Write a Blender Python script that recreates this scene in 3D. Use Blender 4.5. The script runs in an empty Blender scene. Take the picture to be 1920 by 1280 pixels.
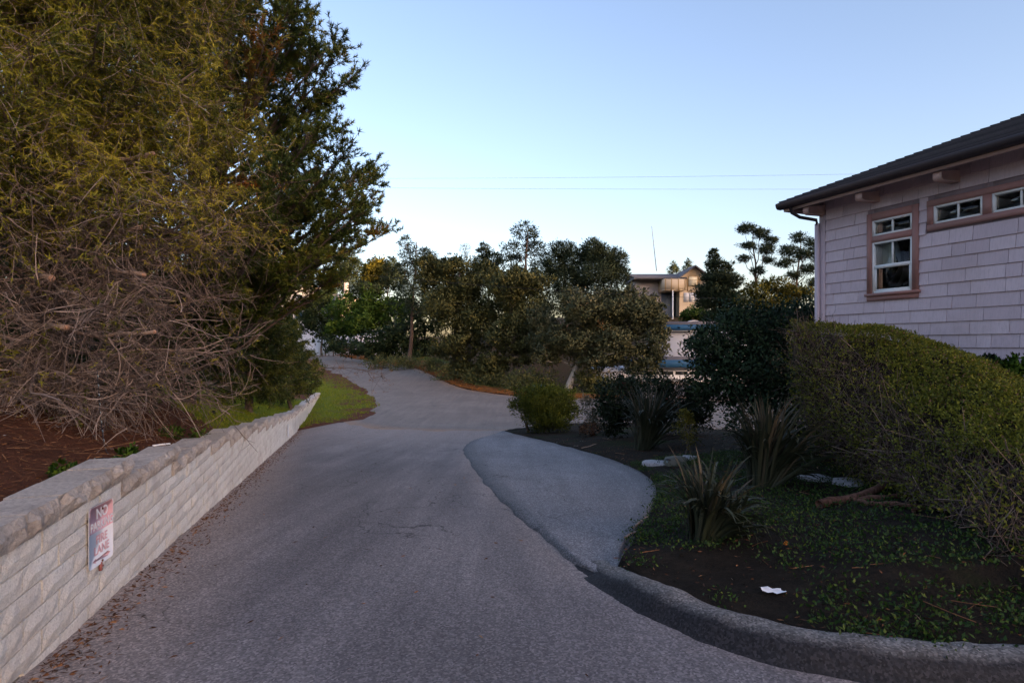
import bpy, math, random
import numpy as np
from mathutils import Vector, Matrix

random.seed(7)
RNG = np.random.default_rng(11)
R = math.radians
SC = bpy.context.scene
COL = SC.collection

# ------------------------------------------------------------------ camera, sky, sun, exposure
F = 1066.67          # focal length in photo pixels (20 mm on 36 mm)
HZ = 648.0           # row of the eye level in the photo
cam_d = bpy.data.cameras.new('camera')
cam_d.lens = 20.0
cam_d.sensor_width = 36.0
cam_d.shift_y = (HZ - 640.0) / 1920.0
cam_d.clip_start = 0.05
cam_d.clip_end = 3000
cam = bpy.data.objects.new('camera', cam_d)
COL.objects.link(cam)
cam.location = (0, 0, 0)
cam.rotation_euler = (R(90), 0, 0)
SC.camera = cam

SUN_EL, SUN_AZ = 8.0, 142.0     # azimuth measured clockwise from +Y; the low sun stands to the right and a little behind
world = bpy.data.worlds.new('World')
SC.world = world
world.use_nodes = True
wn = world.node_tree
bg = wn.nodes['Background']
sky = wn.nodes.new('ShaderNodeTexSky')
sky.sky_type = 'NISHITA'
sky.sun_disc = False
sky.sun_elevation = R(SUN_EL)
sky.sun_rotation = R(SUN_AZ)
sky.altitude = 50
sky.air_density = 1.0
sky.dust_density = 2.8
sky.ozone_density = 1.8
wb = wn.nodes.new('ShaderNodeMix'); wb.data_type = 'RGBA'; wb.blend_type = 'MULTIPLY'   # the camera's white balance, the same for the whole sky
wb.inputs[0].default_value = 1.0
wb.inputs[7].default_value = (1.04, 0.88, 0.90, 1)
wn.links.new(sky.outputs[0], wb.inputs[6])
wn.links.new(wb.outputs[2], bg.inputs[0])
bg.inputs[1].default_value = 0.15

sun_d = bpy.data.lights.new('sun', 'SUN')
sun_d.energy = 2.6
sun_d.angle = R(0.5)
sun_d.color = (1.0, 0.66, 0.36)
sun = bpy.data.objects.new('sun', sun_d)
COL.objects.link(sun)
az, el = R(SUN_AZ), R(SUN_EL)
sdir = Vector((math.sin(az) * math.cos(el), math.cos(az) * math.cos(el), math.sin(el)))
sun.rotation_euler = (-sdir).to_track_quat('-Z', 'Y').to_euler()
sun.location = sdir * 60

SC.view_settings.view_transform = 'Standard'
SC.view_settings.look = 'None'
SC.view_settings.gamma = 1.0
SC.view_settings.use_curve_mapping = False
SC.view_settings.exposure = 1.97
SC.render.engine = 'CYCLES'
SC.cycles.max_bounces = 6
SC.cycles.diffuse_bounces = 3
SC.cycles.glossy_bounces = 2
SC.cycles.transmission_bounces = 3
SC.cycles.transparent_max_bounces = 4
SC.cycles.use_denoising = True


# ------------------------------------------------------------------ helpers
def at(px, py, Y):
    """the point at depth Y that the photo shows at pixel (px, py)"""
    return np.array([(px - 960.0) / F * Y, Y, (HZ - py) / F * Y])


def tag(o, label=None, cat=None, group=None, kind=None):
    if label: o['label'] = label
    if cat: o['category'] = cat
    if group: o['group'] = group
    if kind: o['kind'] = kind
    return o


def empty(name, loc=(0, 0, 0), rz=0.0):
    o = bpy.data.objects.new(name, None)
    COL.objects.link(o)
    o.location = loc
    o.rotation_euler = (0, 0, rz)
    o.empty_display_size = 0.2
    return o


def link(name, me, parent=None, loc=None):
    o = bpy.data.objects.new(name, me)
    COL.objects.link(o)
    if parent is not None:
        o.parent = parent
    if loc is not None:
        o.location = loc
    return o


def mesh_np(name, V, faces, mats=(), mi=None, smooth=False, var=None, attrs=None):
    """V (N,3); faces: list of (n,k) int arrays"""
    me = bpy.data.meshes.new(name)
    V = np.asarray(V, dtype=np.float32)
    faces = [np.asarray(f, dtype=np.int32) for f in faces if len(f)]
    nl = sum(f.size for f in faces)
    nf = sum(len(f) for f in faces)
    me.vertices.add(len(V))
    me.vertices.foreach_set('co', V.ravel())
    me.loops.add(nl)
    me.loops.foreach_set('vertex_index', np.concatenate([f.ravel() for f in faces]))
    me.polygons.add(nf)
    sizes = np.concatenate([np.full(len(f), f.shape[1], dtype=np.int32) for f in faces])
    starts = np.zeros(nf, dtype=np.int32)
    starts[1:] = np.cumsum(sizes)[:-1]
    me.polygons.foreach_set('loop_start', starts)
    me.polygons.foreach_set('loop_total', sizes)
    if mi is not None:
        me.polygons.foreach_set('material_index', np.asarray(mi, dtype=np.int32))
    if smooth:
        me.polygons.foreach_set('use_smooth', np.ones(nf, dtype=bool))
    for m in (mats if isinstance(mats, (list, tuple)) else [mats]):
        me.materials.append(m)
    if var is not None:
        a = me.attributes.new('var', 'FLOAT', 'POINT')
        a.data.foreach_set('value', np.asarray(var, dtype=np.float32))
    for k, arr in (attrs or {}).items():
        a = me.attributes.new(k, 'FLOAT', 'POINT')
        a.data.foreach_set('value', np.asarray(arr, dtype=np.float32))
    me.update(calc_edges=True)
    me.validate()
    return me


class Geo:
    """collects vertex and face arrays that become one mesh"""
    def __init__(s):
        s.V = []; s.Q = []; s.T = []; s.var = []; s.n = 0

    def add(s, V, Q=None, T=None, var=None):
        V = np.asarray(V, dtype=np.float64).reshape(-1, 3)
        s.V.append(V)
        if Q is not None and len(Q): s.Q.append(np.asarray(Q, dtype=np.int64) + s.n)
        if T is not None and len(T): s.T.append(np.asarray(T, dtype=np.int64) + s.n)
        s.var.append(np.full(len(V), 0.5) if var is None else np.broadcast_to(np.asarray(var, float), (len(V),)))
        s.n += len(V)

    def box(s, x0, x1, y0, y1, z0, z1, M=None):
        V = np.array([[x, y, z] for x in (x0, x1) for y in (y0, y1) for z in (z0, z1)], float)
        if M is not None:
            V = np.array([list(M @ Vector(v)) for v in V])
        s.add(V, Q=[[0, 1, 3, 2], [4, 6, 7, 5], [0, 4, 5, 1], [2, 3, 7, 6], [0, 2, 6, 4], [1, 5, 7, 3]])

    def prism(s, poly, axis, a0, a1):
        """extrude a 2D polygon along axis (0 x, 1 y, 2 z) between a0 and a1"""
        n = len(poly)
        def put(p, a):
            v = [0, 0, 0]; k = 0
            for i in range(3):
                if i == axis: v[i] = a
                else: v[i] = p[k]; k += 1
            return v
        V = [put(p, a0) for p in poly] + [put(p, a1) for p in poly]
        Q = [[i, (i + 1) % n, n + (i + 1) % n, n + i] for i in range(n)]
        T = [[0, i, i + 1] for i in range(1, n - 1)] + [[n, n + i + 1, n + i] for i in range(1, n - 1)]
        s.add(V, Q=Q, T=T)

    def tube(s, pts, rad, sides=8, cap=True, var=None):
        P = np.asarray(pts, float)[None]
        Rr = np.broadcast_to(np.asarray(rad, float), (P.shape[1],))[None]
        V, Q = tubes(P, Rr, sides)
        s.add(V, Q=Q, var=var)
        if cap:
            k = P.shape[1]
            b = s.n - len(V)
            for ring in (0, k - 1):
                for i in range(1, sides - 1):
                    s.T.append(np.array([[b + ring * sides, b + ring * sides + i, b + ring * sides + i + 1]]))

    def build(s, name, mats, parent=None, smooth=False, loc=None, mi=None):
        V = np.concatenate(s.V)
        fs = []
        if s.Q: fs.append(np.concatenate(s.Q))
        if s.T: fs.append(np.concatenate(s.T))
        me = mesh_np(name, V, fs, mats, smooth=smooth, var=np.concatenate(s.var), mi=mi)
        return link(name, me, parent, loc)


def norm(v):
    v = np.asarray(v, float)
    return v / np.maximum(np.linalg.norm(v, axis=-1, keepdims=True), 1e-9)


def tubes(P, Rr, sides=3):
    """many tubes at once: P (N,k,3), Rr (N,k)"""
    N, k, _ = P.shape
    T = np.gradient(P, axis=1)
    T = norm(T)
    ref = np.where(np.abs(T[..., 2:3]) > 0.9, np.array([1.0, 0, 0]), np.array([0, 0, 1.0]))
    A = norm(np.cross(T, ref))
    B = np.cross(T, A)
    ang = np.arange(sides) * 2 * np.pi / sides
    V = (P[:, :, None] + Rr[:, :, None, None] * (np.cos(ang)[None, None, :, None] * A[:, :, None] + np.sin(ang)[None, None, :, None] * B[:, :, None]))
    V = V.reshape(-1, 3)
    idx = np.arange(N * k * sides).reshape(N, k, sides)
    a = idx[:, :-1, :]; b = np.roll(idx, -1, axis=2)[:, :-1, :]
    c = np.roll(idx, -1, axis=2)[:, 1:, :]; d = idx[:, 1:, :]
    Q = np.stack([a, b, c, d], axis=-1).reshape(-1, 4)
    return V, Q


def ribbons(P, W):
    """flat two-edged twigs: P (N,k,3), W (N,k)"""
    N, k, _ = P.shape
    T = norm(np.gradient(P, axis=1))
    S = norm(np.cross(T, norm(RNG.normal(size=(N, 1, 3)))))
    V = np.stack([P - S * W[..., None] / 2, P + S * W[..., None] / 2], axis=2).reshape(-1, 3)
    I = np.arange(N * k * 2).reshape(N, k, 2)
    return V, np.stack([I[:, :-1, 0], I[:, :-1, 1], I[:, 1:, 1], I[:, 1:, 0]], -1).reshape(-1, 4)


def leaves(C, D, L, W, roll=None):
    """rhombic leaves: base point C, direction D, length L, width W"""
    N = len(C)
    D = norm(D)
    rnd = norm(RNG.normal(size=(N, 3)))
    S = norm(np.cross(D, rnd))
    Nn = np.cross(S, D)
    L = np.broadcast_to(L, (N,))[:, None]; W = np.broadcast_to(W, (N,))[:, None]
    tip = C + D * L
    mid = C + D * L * 0.45 + Nn * L * 0.06
    V = np.stack([C, mid + S * W * 0.5, tip, mid - S * W * 0.5], axis=1).reshape(-1, 3)
    Q = np.arange(4 * N).reshape(N, 4)
    return V, Q


def needles(C, D, L, W):
    N = len(C)
    D = norm(D)
    S = norm(np.cross(D, norm(RNG.normal(size=(N, 3)))))
    L = np.broadcast_to(L, (N,))[:, None]; W = np.broadcast_to(W, (N,))[:, None]
    V = np.stack([C - S * W * 0.5, C + S * W * 0.5, C + D * L], axis=1).reshape(-1, 3)
    return V, np.arange(3 * N).reshape(N, 3)


def sm(a, b, x):
    t = np.clip((np.asarray(x, float) - a) / (b - a), 0, 1)
    return t * t * (3 - 2 * t)


_gr = np.random.default_rng(5).random((64, 64))
def vnoise(x, y):
    x = np.asarray(x, float); y = np.asarray(y, float)
    xi = np.floor(x).astype(int); yi = np.floor(y).astype(int)
    u = x - xi; v = y - yi
    u = u * u * (3 - 2 * u); v = v * v * (3 - 2 * v)
    g = lambda i, j: _gr[i % 64, j % 64]
    return ((g(xi, yi) * (1 - u) + g(xi + 1, yi) * u) * (1 - v) + (g(xi, yi + 1) * (1 - u) + g(xi + 1, yi + 1) * u) * v) * 2 - 1


def fbm(x, y, o=3):
    s = 0; a = 1
    for i in range(o):
        s = s + a * vnoise(x * 2 ** i + 13 * i, y * 2 ** i + 7 * i); a *= 0.5
    return s


# ------------------------------------------------------------------ materials
class NT:
    def __init__(s, name):
        s.m = bpy.data.materials.new(name); s.m.use_nodes = True
        s.t = s.m.node_tree; s.b = s.t.nodes['Principled BSDF']; s.out = s.t.nodes['Material Output']

    def n(s, typ, **kw):
        nd = s.t.nodes.new(typ)
        for k, v in kw.items(): setattr(nd, k, v)
        return nd

    def l(s, a, b): s.t.links.new(a, b)

    def coords(s, scale=None, kind='Object'):
        c = s.n('ShaderNodeTexCoord').outputs[kind]
        if scale is not None:
            m = s.n('ShaderNodeMapping'); s.l(c, m.inputs[0])
            m.inputs['Scale'].default_value = scale if hasattr(scale, '__len__') else (scale,) * 3
            c = m.outputs[0]
        return c

    def noise(s, scale, detail=4, rough=0.6, co=None):
        nd = s.n('ShaderNodeTexNoise'); nd.inputs['Scale'].default_value = scale
        nd.inputs['Detail'].default_value = detail; nd.inputs['Roughness'].default_value = rough
        s.l(co if co is not None else s.coords(), nd.inputs['Vector'])
        return nd.outputs['Fac']

    def vor(s, scale, co=None, out='Distance'):
        nd = s.n('ShaderNodeTexVoronoi'); nd.inputs['Scale'].default_value = scale
        s.l(co if co is not None else s.coords(), nd.inputs['Vector'])
        return nd.outputs[out]

    def ramp(s, fac, stops):
        r = s.n('ShaderNodeValToRGB'); e = r.color_ramp.elements
        while len(e) < len(stops): e.new(0.5)
        for el, (p, c) in zip(e, stops):
            el.position = p; el.color = (*c, 1) if len(c) == 3 else c
        s.l(fac, r.inputs[0]); return r.outputs[0]

    def mix(s, fac, a, b, mode='MIX'):
        m = s.n('ShaderNodeMix', data_type='RGBA', blend_type=mode)
        for sock, v in ((m.inputs[0], fac), (m.inputs[6], a), (m.inputs[7], b)):
            if hasattr(v, 'is_linked'): s.l(v, sock)
            elif isinstance(v, (int, float)): sock.default_value = v
            else: sock.default_value = (*v, 1)
        return m.outputs[2]

    def math(s, op, a, b=0.0, clamp=False):
        m = s.n('ShaderNodeMath', operation=op, use_clamp=clamp)
        for sock, v in ((m.inputs[0], a), (m.inputs[1], b)):
            if hasattr(v, 'is_linked'): s.l(v, sock)
            else: sock.default_value = v
        return m.outputs[0]

    def attr(s, name):
        a = s.n('ShaderNodeAttribute', attribute_name=name); return a.outputs['Fac']

    def bump(s, h, strength=0.5, dist=0.01):
        b = s.n('ShaderNodeBump'); b.inputs['Strength'].default_value = strength; b.inputs['Distance'].default_value = dist
        s.l(h, b.inputs['Height']); s.l(b.outputs[0], s.b.inputs['Normal'])

    def fin(s, col=None, rough=0.8, spec=0.3, metal=0.0):
        if col is not None:
            if hasattr(col, 'is_linked'): s.l(col, s.b.inputs['Base Color'])
            else: s.b.inputs['Base Color'].default_value = (*col, 1)
        if hasattr(rough, 'is_linked'): s.l(rough, s.b.inputs['Roughness'])
        else: s.b.inputs['Roughness'].default_value = rough
        s.b.inputs['Specular IOR Level'].default_value = spec
        s.b.inputs['Metallic'].default_value = metal
        return s.m


def m_plain(name, col, rough=0.7, spec=0.3, metal=0.0, nscale=6.0, amt=0.25, bump=0.0):
    m = NT(name)
    f = m.noise(nscale, 5, 0.65)
    c = m.mix(f, tuple(x * (1 - amt) for x in col), tuple(min(1, x * (1 + amt)) for x in col))
    if bump: m.bump(m.noise(nscale * 12, 3), bump, 0.004)
    return m.fin(c, rough, spec, metal)


def m_rand(name, a, b, rough=0.8, nscale=30, bump=0.3, spec=0.2, dirt=None, dist=0.003):
    """tone differs from piece to piece (object random) with fine grain"""
    m = NT(name)
    oi = m.n('ShaderNodeObjectInfo').outputs['Random']
    c = m.mix(oi, a, b)
    f = m.noise(nscale, 6, 0.7)
    c = m.mix(m.ramp(f, [(0.42, (0, 0, 0)), (0.75, (0.8, 0.8, 0.8))]), c, tuple(x * 0.5 for x in a), 'MIX')
    if dirt is not None:
        co = m.n('ShaderNodeNewGeometry').outputs['Position']
        d = m.noise(1.7, 4, 0.7, co)
        c = m.mix(m.ramp(d, [(0.5, (0, 0, 0)), (0.72, (0.75, 0.75, 0.75))]), c, dirt)
    m.bump(f, bump, dist)
    return m.fin(c, rough, spec)


def m_leaf(name, stops, trans=0.25, rough=0.6, spec=0.25, var=0.5):
    m = NT(name)
    v = m.attr('var')
    c = m.ramp(v, stops)
    m.fin(c, rough, spec)
    t = m.n('ShaderNodeBsdfTranslucent'); m.l(c, t.inputs[0])
    x = m.n('ShaderNodeMixShader'); x.inputs[0].default_value = trans
    m.l(m.b.outputs[0], x.inputs[1]); m.l(t.outputs[0], x.inputs[2]); m.l(x.outputs[0], m.out.inputs[0])
    return m.m


def m_bark(name, a, b, sc=14):
    m = NT(name)
    co = m.coords((1, 1, 0.22))
    f = m.noise(sc, 6, 0.7, co)
    c = m.ramp(f, [(0.3, a), (0.7, b)])
    m.bump(f, 0.9, 0.02)
    return m.fin(c, 0.9, 0.1)


def m_asphalt(name, dark, light, dust, chip=0.5, st=0.55):
    m = NT(name)
    co = m.n('ShaderNodeNewGeometry').outputs['Position']
    big = m.noise(0.35, 4, 0.6, co)
    mp = m.n('ShaderNodeMapping'); m.l(co, mp.inputs[0]); mp.inputs['Scale'].default_value = (2.2, 0.16, 1); mp.inputs['Rotation'].default_value = (0, 0, -0.22)
    streak = m.noise(1.0, 5, 0.65, mp.outputs[0])
    mid = m.noise(2.6, 4, 0.7, co)
    fine = m.noise(110, 2, 0.6, co)
    vo = m.vor(72, co, 'Color')
    c = m.mix(m.ramp(big, [(0.3, (0, 0, 0)), (0.7, (1, 1, 1))]), dark, light)
    c = m.mix(m.ramp(streak, [(0.38, (0, 0, 0)), (0.62, (st, st, st))]), c, tuple(x * 0.62 for x in dark))
    c = m.mix(m.math('MULTIPLY', m.attr('track'), m.math('ADD', 0.25, streak), True), c, tuple(x * 0.55 for x in dark))
    c = m.mix(m.math('MULTIPLY', m.attr('edge'), m.math('ADD', 0.35, mid), True), c, dust)
    c = m.mix(m.ramp(mid, [(0.62, (0, 0, 0)), (0.75, (0.4, 0.4, 0.4))]), c, tuple(x * 0.6 for x in dark))
    sp = m.ramp(vo, [(0.0, (0.35, 0.35, 0.35)), (0.55, (0.95, 0.95, 0.95)), (1.0, (2.1, 2.05, 2.0))])
    c = m.mix(chip, c, m.mix(1.0, c, sp, 'MULTIPLY'))
    # old cracks and patches
    cr = m.n('ShaderNodeTexVoronoi', feature='DISTANCE_TO_EDGE'); cr.inputs['Scale'].default_value = 0.55
    wob = m.n('ShaderNodeVectorMath', operation='ADD'); nz = m.n('ShaderNodeTexNoise'); nz.inputs['Scale'].default_value = 1.2; nz.inputs['Detail'].default_value = 6
    m.l(co, nz.inputs['Vector']); m.l(co, wob.inputs[0]); m.l(nz.outputs['Color'], wob.inputs[1]); m.l(wob.outputs[0], cr.inputs['Vector'])
    ck = m.ramp(cr.outputs[0], [(0.0, (1, 1, 1)), (0.006, (0, 0, 0))])
    gate = m.ramp(m.noise(0.23, 2, 0.5, co), [(0.43, (0, 0, 0)), (0.5, (0.85, 0.85, 0.85))])
    c = m.mix(m.mix(1.0, ck, gate, 'MULTIPLY'), c, (0.02, 0.018, 0.018))
    m.bump(m.math('ADD', fine, m.math('MULTIPLY', mid, 0.5)), 0.7, 0.006)
    return m.fin(c, 0.82, 0.28)


def m_soil(name, a, b, c3, grass=(0.09, 0.13, 0.012)):
    m = NT(name)
    co = m.n('ShaderNodeNewGeometry').outputs['Position']
    f = m.noise(7, 8, 0.75, co); g = m.noise(1.3, 4, 0.6, co); h = m.noise(60, 4, 0.7, co)
    c = m.ramp(f, [(0.3, a), (0.52, b), (0.74, c3)])
    c = m.mix(m.ramp(h, [(0.4, (0, 0, 0)), (0.75, (0.8, 0.8, 0.8))]), c, tuple(x * 1.7 for x in b))
    gf = m.math('ADD', m.attr('grass'), m.math('MULTIPLY', m.math('SUBTRACT', g, 0.5), 0.9), True)
    gf = m.ramp(gf, [(0.35, (0, 0, 0)), (0.65, (1, 1, 1))])
    gc = m.mix(h, tuple(x * 0.6 for x in grass), tuple(x * 1.4 for x in grass))
    c = m.mix(gf, c, gc)
    m.bump(m.math('ADD', f, m.math('MULTIPLY', h, 0.6)), 1.0, 0.05)
    return m.fin(c, 0.95, 0.1)


M = {}
M['asphalt'] = m_asphalt('driveway_asphalt', (0.175, 0.155, 0.158), (0.265, 0.235, 0.23), (0.33, 0.26, 0.225), 0.75)
M['street'] = m_asphalt('street_asphalt', (0.19, 0.155, 0.135), (0.26, 0.215, 0.185), (0.34, 0.21, 0.13), 0.35, 0.35)
M['apron'] = m_asphalt('apron_asphalt', (0.165, 0.16, 0.17), (0.25, 0.243, 0.255), (0.12, 0.118, 0.125), 0.9, 0.35)
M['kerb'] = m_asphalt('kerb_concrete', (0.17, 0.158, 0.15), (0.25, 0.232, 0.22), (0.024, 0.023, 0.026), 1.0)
M['bank'] = m_soil('bank_soil', (0.035, 0.016, 0.010), (0.10, 0.038, 0.020), (0.16, 0.07, 0.038), (0.115, 0.15, 0.012))
M['bed'] = m_soil('garden_soil', (0.008, 0.007, 0.006), (0.020, 0.016, 0.012), (0.045, 0.035, 0.026), (0.014, 0.026, 0.006))
M['ground'] = m_soil('ground_soil', (0.03, 0.022, 0.014), (0.07, 0.045, 0.025), (0.12, 0.07, 0.035), (0.05, 0.06, 0.015))
M['verge'] = m_soil('needle_verge', (0.08, 0.032, 0.012), (0.19, 0.075, 0.022), (0.26, 0.11, 0.04), (0.07, 0.09, 0.012))
M['block'] = m_rand('split_face_block', (0.78, 0.735, 0.67), (0.88, 0.845, 0.78), 0.92, 70, 1.0, 0.15, (0.56, 0.49, 0.43), 0.012)
M['cap'] = m_rand('weathered_cap', (0.53, 0.465, 0.41), (0.66, 0.59, 0.53), 0.95, 38, 1.0, 0.1, (0.17, 0.13, 0.11), 0.04)
M['shingle'] = m_rand('painted_shingle', (0.58, 0.475, 0.52), (0.67, 0.565, 0.61), 0.75, 70, 0.25, 0.25, None, 0.002)
mm = NT('painted_shingle')
co_ = mm.n('ShaderNodeNewGeometry').outputs['Position']; mp_ = mm.n('ShaderNodeMapping'); mm.l(co_, mp_.inputs[0]); mp_.inputs['Scale'].default_value = (55, 55, 5)
oi_ = mm.n('ShaderNodeObjectInfo').outputs['Random']
gr_ = mm.noise(1.0, 5, 0.7, mp_.outputs[0]); bl_ = mm.noise(1.4, 4, 0.6, co_)
c_ = mm.mix(oi_, (0.565, 0.455, 0.50), (0.66, 0.545, 0.59))
c_ = mm.mix(mm.ramp(gr_, [(0.45, (0, 0, 0)), (0.8, (0.55, 0.55, 0.55))]), c_, (0.36, 0.29, 0.32))
c_ = mm.mix(mm.ramp(bl_, [(0.5, (0, 0, 0)), (0.75, (0.35, 0.35, 0.35))]), c_, (0.40, 0.31, 0.30))
mm.bump(gr_, 0.5, 0.004)
M['shingle'] = mm.fin(c_, 0.8, 0.2)
M['wallback'] = m_plain('wall_sheathing', (0.30, 0.24, 0.27))
M['trim'] = m_plain('terracotta_trim', (0.36, 0.185, 0.165), 0.6, 0.3, 0, 9, 0.12, 0.1)
M['trimlight'] = m_plain('pale_pink_wood', (0.50, 0.33, 0.29), 0.65, 0.3, 0, 9, 0.12, 0.1)
M['white'] = m_plain('white_vinyl', (0.80, 0.80, 0.80), 0.4, 0.4, 0, 9, 0.04)
M['gutter'] = m_plain('dark_gutter', (0.030, 0.023, 0.026), 0.5, 0.4, 0, 5, 0.2)
M['roof'] = m_rand('roof_shingle', (0.026, 0.023, 0.024), (0.06, 0.05, 0.05), 0.9, 25, 0.8, 0.15, None, 0.006)
M['soffit'] = m_plain('soffit_board', (0.15, 0.10, 0.09))
M['blind'] = m_plain('window_blind', (0.78, 0.70, 0.60), 0.8, 0.2, 0, 3, 0.08)
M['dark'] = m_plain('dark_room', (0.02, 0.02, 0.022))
mg = NT('window_glass'); M['glass'] = mg.fin((0.025, 0.03, 0.03), 0.04, 0.6)
mg = NT('clear_pane')
_tr = mg.n('ShaderNodeBsdfTransparent'); _gl = mg.n('ShaderNodeBsdfGlossy'); _gl.inputs['Roughness'].default_value = 0.02
_mx = mg.n('ShaderNodeMixShader'); _fr = mg.n('ShaderNodeFresnel'); _fr.inputs['IOR'].default_value = 1.5
_tr.inputs[0].default_value = (0.85, 0.88, 0.86, 1)
mg.l(_fr.outputs[0], _mx.inputs[0]); mg.l(_tr.outputs[0], _mx.inputs[1]); mg.l(_gl.outputs[0], _mx.inputs[2]); mg.l(_mx.outputs[0], mg.out.inputs[0])
M['pane'] = mg.m
M['signwhite'] = m_plain('sign_white', (0.74, 0.74, 0.78), 0.45, 0.4, 0, 14, 0.06)
M['signred'] = m_plain('faded_sign_red', (0.70, 0.41, 0.46), 0.5, 0.4, 0, 14, 0.14)
M['bolt'] = m_plain('rusty_bolt', (0.16, 0.07, 0.05), 0.7, 0.3)
M['rust'] = m_plain('red_bracket', (0.30, 0.11, 0.10), 0.6, 0.3)
M['barkA'] = m_bark('conifer_bark', (0.05, 0.036, 0.028), (0.15, 0.11, 0.09))
M['barkO'] = m_bark('oak_bark', (0.07, 0.055, 0.045), (0.20, 0.165, 0.14))
M['barkP'] = m_bark('pine_bark', (0.06, 0.04, 0.03), (0.17, 0.115, 0.09))
M['paleB'] = m_bark('pale_bark', (0.30, 0.25, 0.21), (0.60, 0.53, 0.46), 9)
M['redB'] = m_bark('red_brown_bark', (0.04, 0.020, 0.014), (0.20, 0.105, 0.075), 22)
M['cut'] = m_plain('fresh_cut_wood', (0.40, 0.23, 0.15), 0.8, 0.2, 0, 25, 0.3)
M['limb'] = m_bark('weathered_limb', (0.20, 0.135, 0.10), (0.42, 0.32, 0.26), 20)
M['twig'] = m_leaf('dead_twigs', [(0.0, (0.06, 0.042, 0.034)), (0.5, (0.185, 0.135, 0.11)), (1.0, (0.42, 0.33, 0.28))], 0.0, 0.8)
M['needA'] = m_leaf('olive_needles', [(0.0, (0.0345, 0.0483, 0.0092)), (0.35, (0.09775, 0.1092, 0.0115)), (0.7, (0.253, 0.2357, 0.0184)), (1.0, (0.391, 0.322, 0.0345))], 0.25)
M['needB'] = m_leaf('pine_needles', [(0.0, (0.022, 0.042, 0.012)), (0.5, (0.072, 0.10, 0.015)), (0.85, (0.17, 0.175, 0.02)), (1.0, (0.19, 0.09, 0.02))], 0.2)
M['needC'] = m_leaf('spruce_needles', [(0.0, (0.028, 0.048, 0.012)), (0.5, (0.075, 0.09, 0.014)), (1.0, (0.19, 0.18, 0.025))], 0.2)
M['oakgrey'] = m_leaf('grey_oak_leaves', [(0.0, (0.0544, 0.068, 0.0306)), (0.5, (0.1326, 0.136, 0.0612)), (0.9, (0.255, 0.221, 0.102)), (1.0, (0.34, 0.17, 0.0595))], 0.2)
M['oakdark'] = m_leaf('dark_leaves', [(0.0, (0.0196, 0.0392, 0.0168)), (0.5, (0.0448, 0.0728, 0.0252)), (1.0, (0.119, 0.14, 0.042))], 0.2)
M['brightgreen'] = m_leaf('bright_leaves', [(0.0, (0.0288, 0.0672, 0.0128)), (0.5, (0.088, 0.16, 0.0192)), (1.0, (0.192, 0.256, 0.032))], 0.25)
M['cyp'] = m_leaf('cypress_leaves', [(0.0, (0.051, 0.0612, 0.0238)), (0.5, (0.1156, 0.119, 0.0374)), (1.0, (0.255, 0.221, 0.068))], 0.2)
M['farpine'] = m_leaf('far_pine_needles', [(0.0, (0.025, 0.0425, 0.0225)), (0.5, (0.0525, 0.0725, 0.0325)), (1.0, (0.1063, 0.125, 0.05))], 0.15)
M['yellowtree'] = m_leaf('yellow_green_leaves', [(0.0, (0.06, 0.06, 0.0096)), (0.5, (0.168, 0.144, 0.0168)), (1.0, (0.288, 0.216, 0.024))], 0.25)
M['hedge'] = m_leaf('hedge_leaves', [(0.0, (0.06, 0.075, 0.010)), (0.45, (0.15, 0.155, 0.018)), (0.82, (0.30, 0.28, 0.03)), (0.9, (0.26, 0.17, 0.07)), (1.0, (0.20, 0.11, 0.06))], 0.25)
M['clip'] = m_leaf('clipped_hedge_leaves', [(0.0, (0.008, 0.017, 0.007)), (0.6, (0.018, 0.034, 0.011)), (0.9, (0.03, 0.05, 0.014)), (1.0, (0.10, 0.03, 0.02))], 0.15)
M['shrubdark'] = m_leaf('dark_shrub_leaves', [(0.0, (0.012, 0.0264, 0.012)), (0.6, (0.024, 0.0504, 0.018)), (1.0, (0.054, 0.09, 0.03))], 0.15)
M['roundbush'] = m_leaf('fine_bush_leaves', [(0.0, (0.03, 0.05, 0.008)), (0.5, (0.11, 0.125, 0.010)), (1.0, (0.26, 0.24, 0.015))], 0.25)
M['greybush'] = m_leaf('grey_bush_leaves', [(0.0, (0.05, 0.05, 0.03)), (0.5, (0.12, 0.115, 0.07)), (1.0, (0.30, 0.26, 0.16))], 0.2)
M['flax'] = m_leaf('flax_blades', [(0.0, (0.012, 0.016, 0.010)), (0.5, (0.032, 0.040, 0.022)), (0.85, (0.055, 0.052, 0.032)), (1.0, (0.10, 0.075, 0.05))], 0.1, 0.55, 0.25)
M['grass'] = m_leaf('grass_blades', [(0.0, (0.05, 0.08, 0.006)), (0.5, (0.16, 0.20, 0.010)), (0.9, (0.28, 0.30, 0.02)), (1.0, (0.30, 0.22, 0.06))], 0.3)
M['cover'] = m_leaf('ground_cover_leaves', [(0.0, (0.008, 0.022, 0.006)), (0.6, (0.032, 0.072, 0.011)), (1.0, (0.10, 0.135, 0.018))], 0.2)
M['weed'] = m_leaf('weed_leaves', [(0.0, (0.03, 0.07, 0.008)), (0.6, (0.08, 0.15, 0.012)), (1.0, (0.16, 0.22, 0.02))], 0.25)
M['litter'] = m_leaf('brown_litter', [(0.0, (0.03, 0.014, 0.008)), (0.45, (0.12, 0.05, 0.022)), (0.85, (0.26, 0.13, 0.06)), (0.96, (0.36, 0.24, 0.16)), (1.0, (0.55, 0.52, 0.5))], 0.0, 0.8)
M['orange'] = m_leaf('orange_needles', [(0.0, (0.10, 0.03, 0.008)), (0.6, (0.24, 0.085, 0.014)), (1.0, (0.34, 0.15, 0.03))], 0.1)
M['innershade'] = m_plain('inner_wood_shade', (0.028, 0.020, 0.015), 0.95, 0.05, 0, 30, 0.5)  # woody brown darkened to near-black, shade inside the hedge put into the colour
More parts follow.
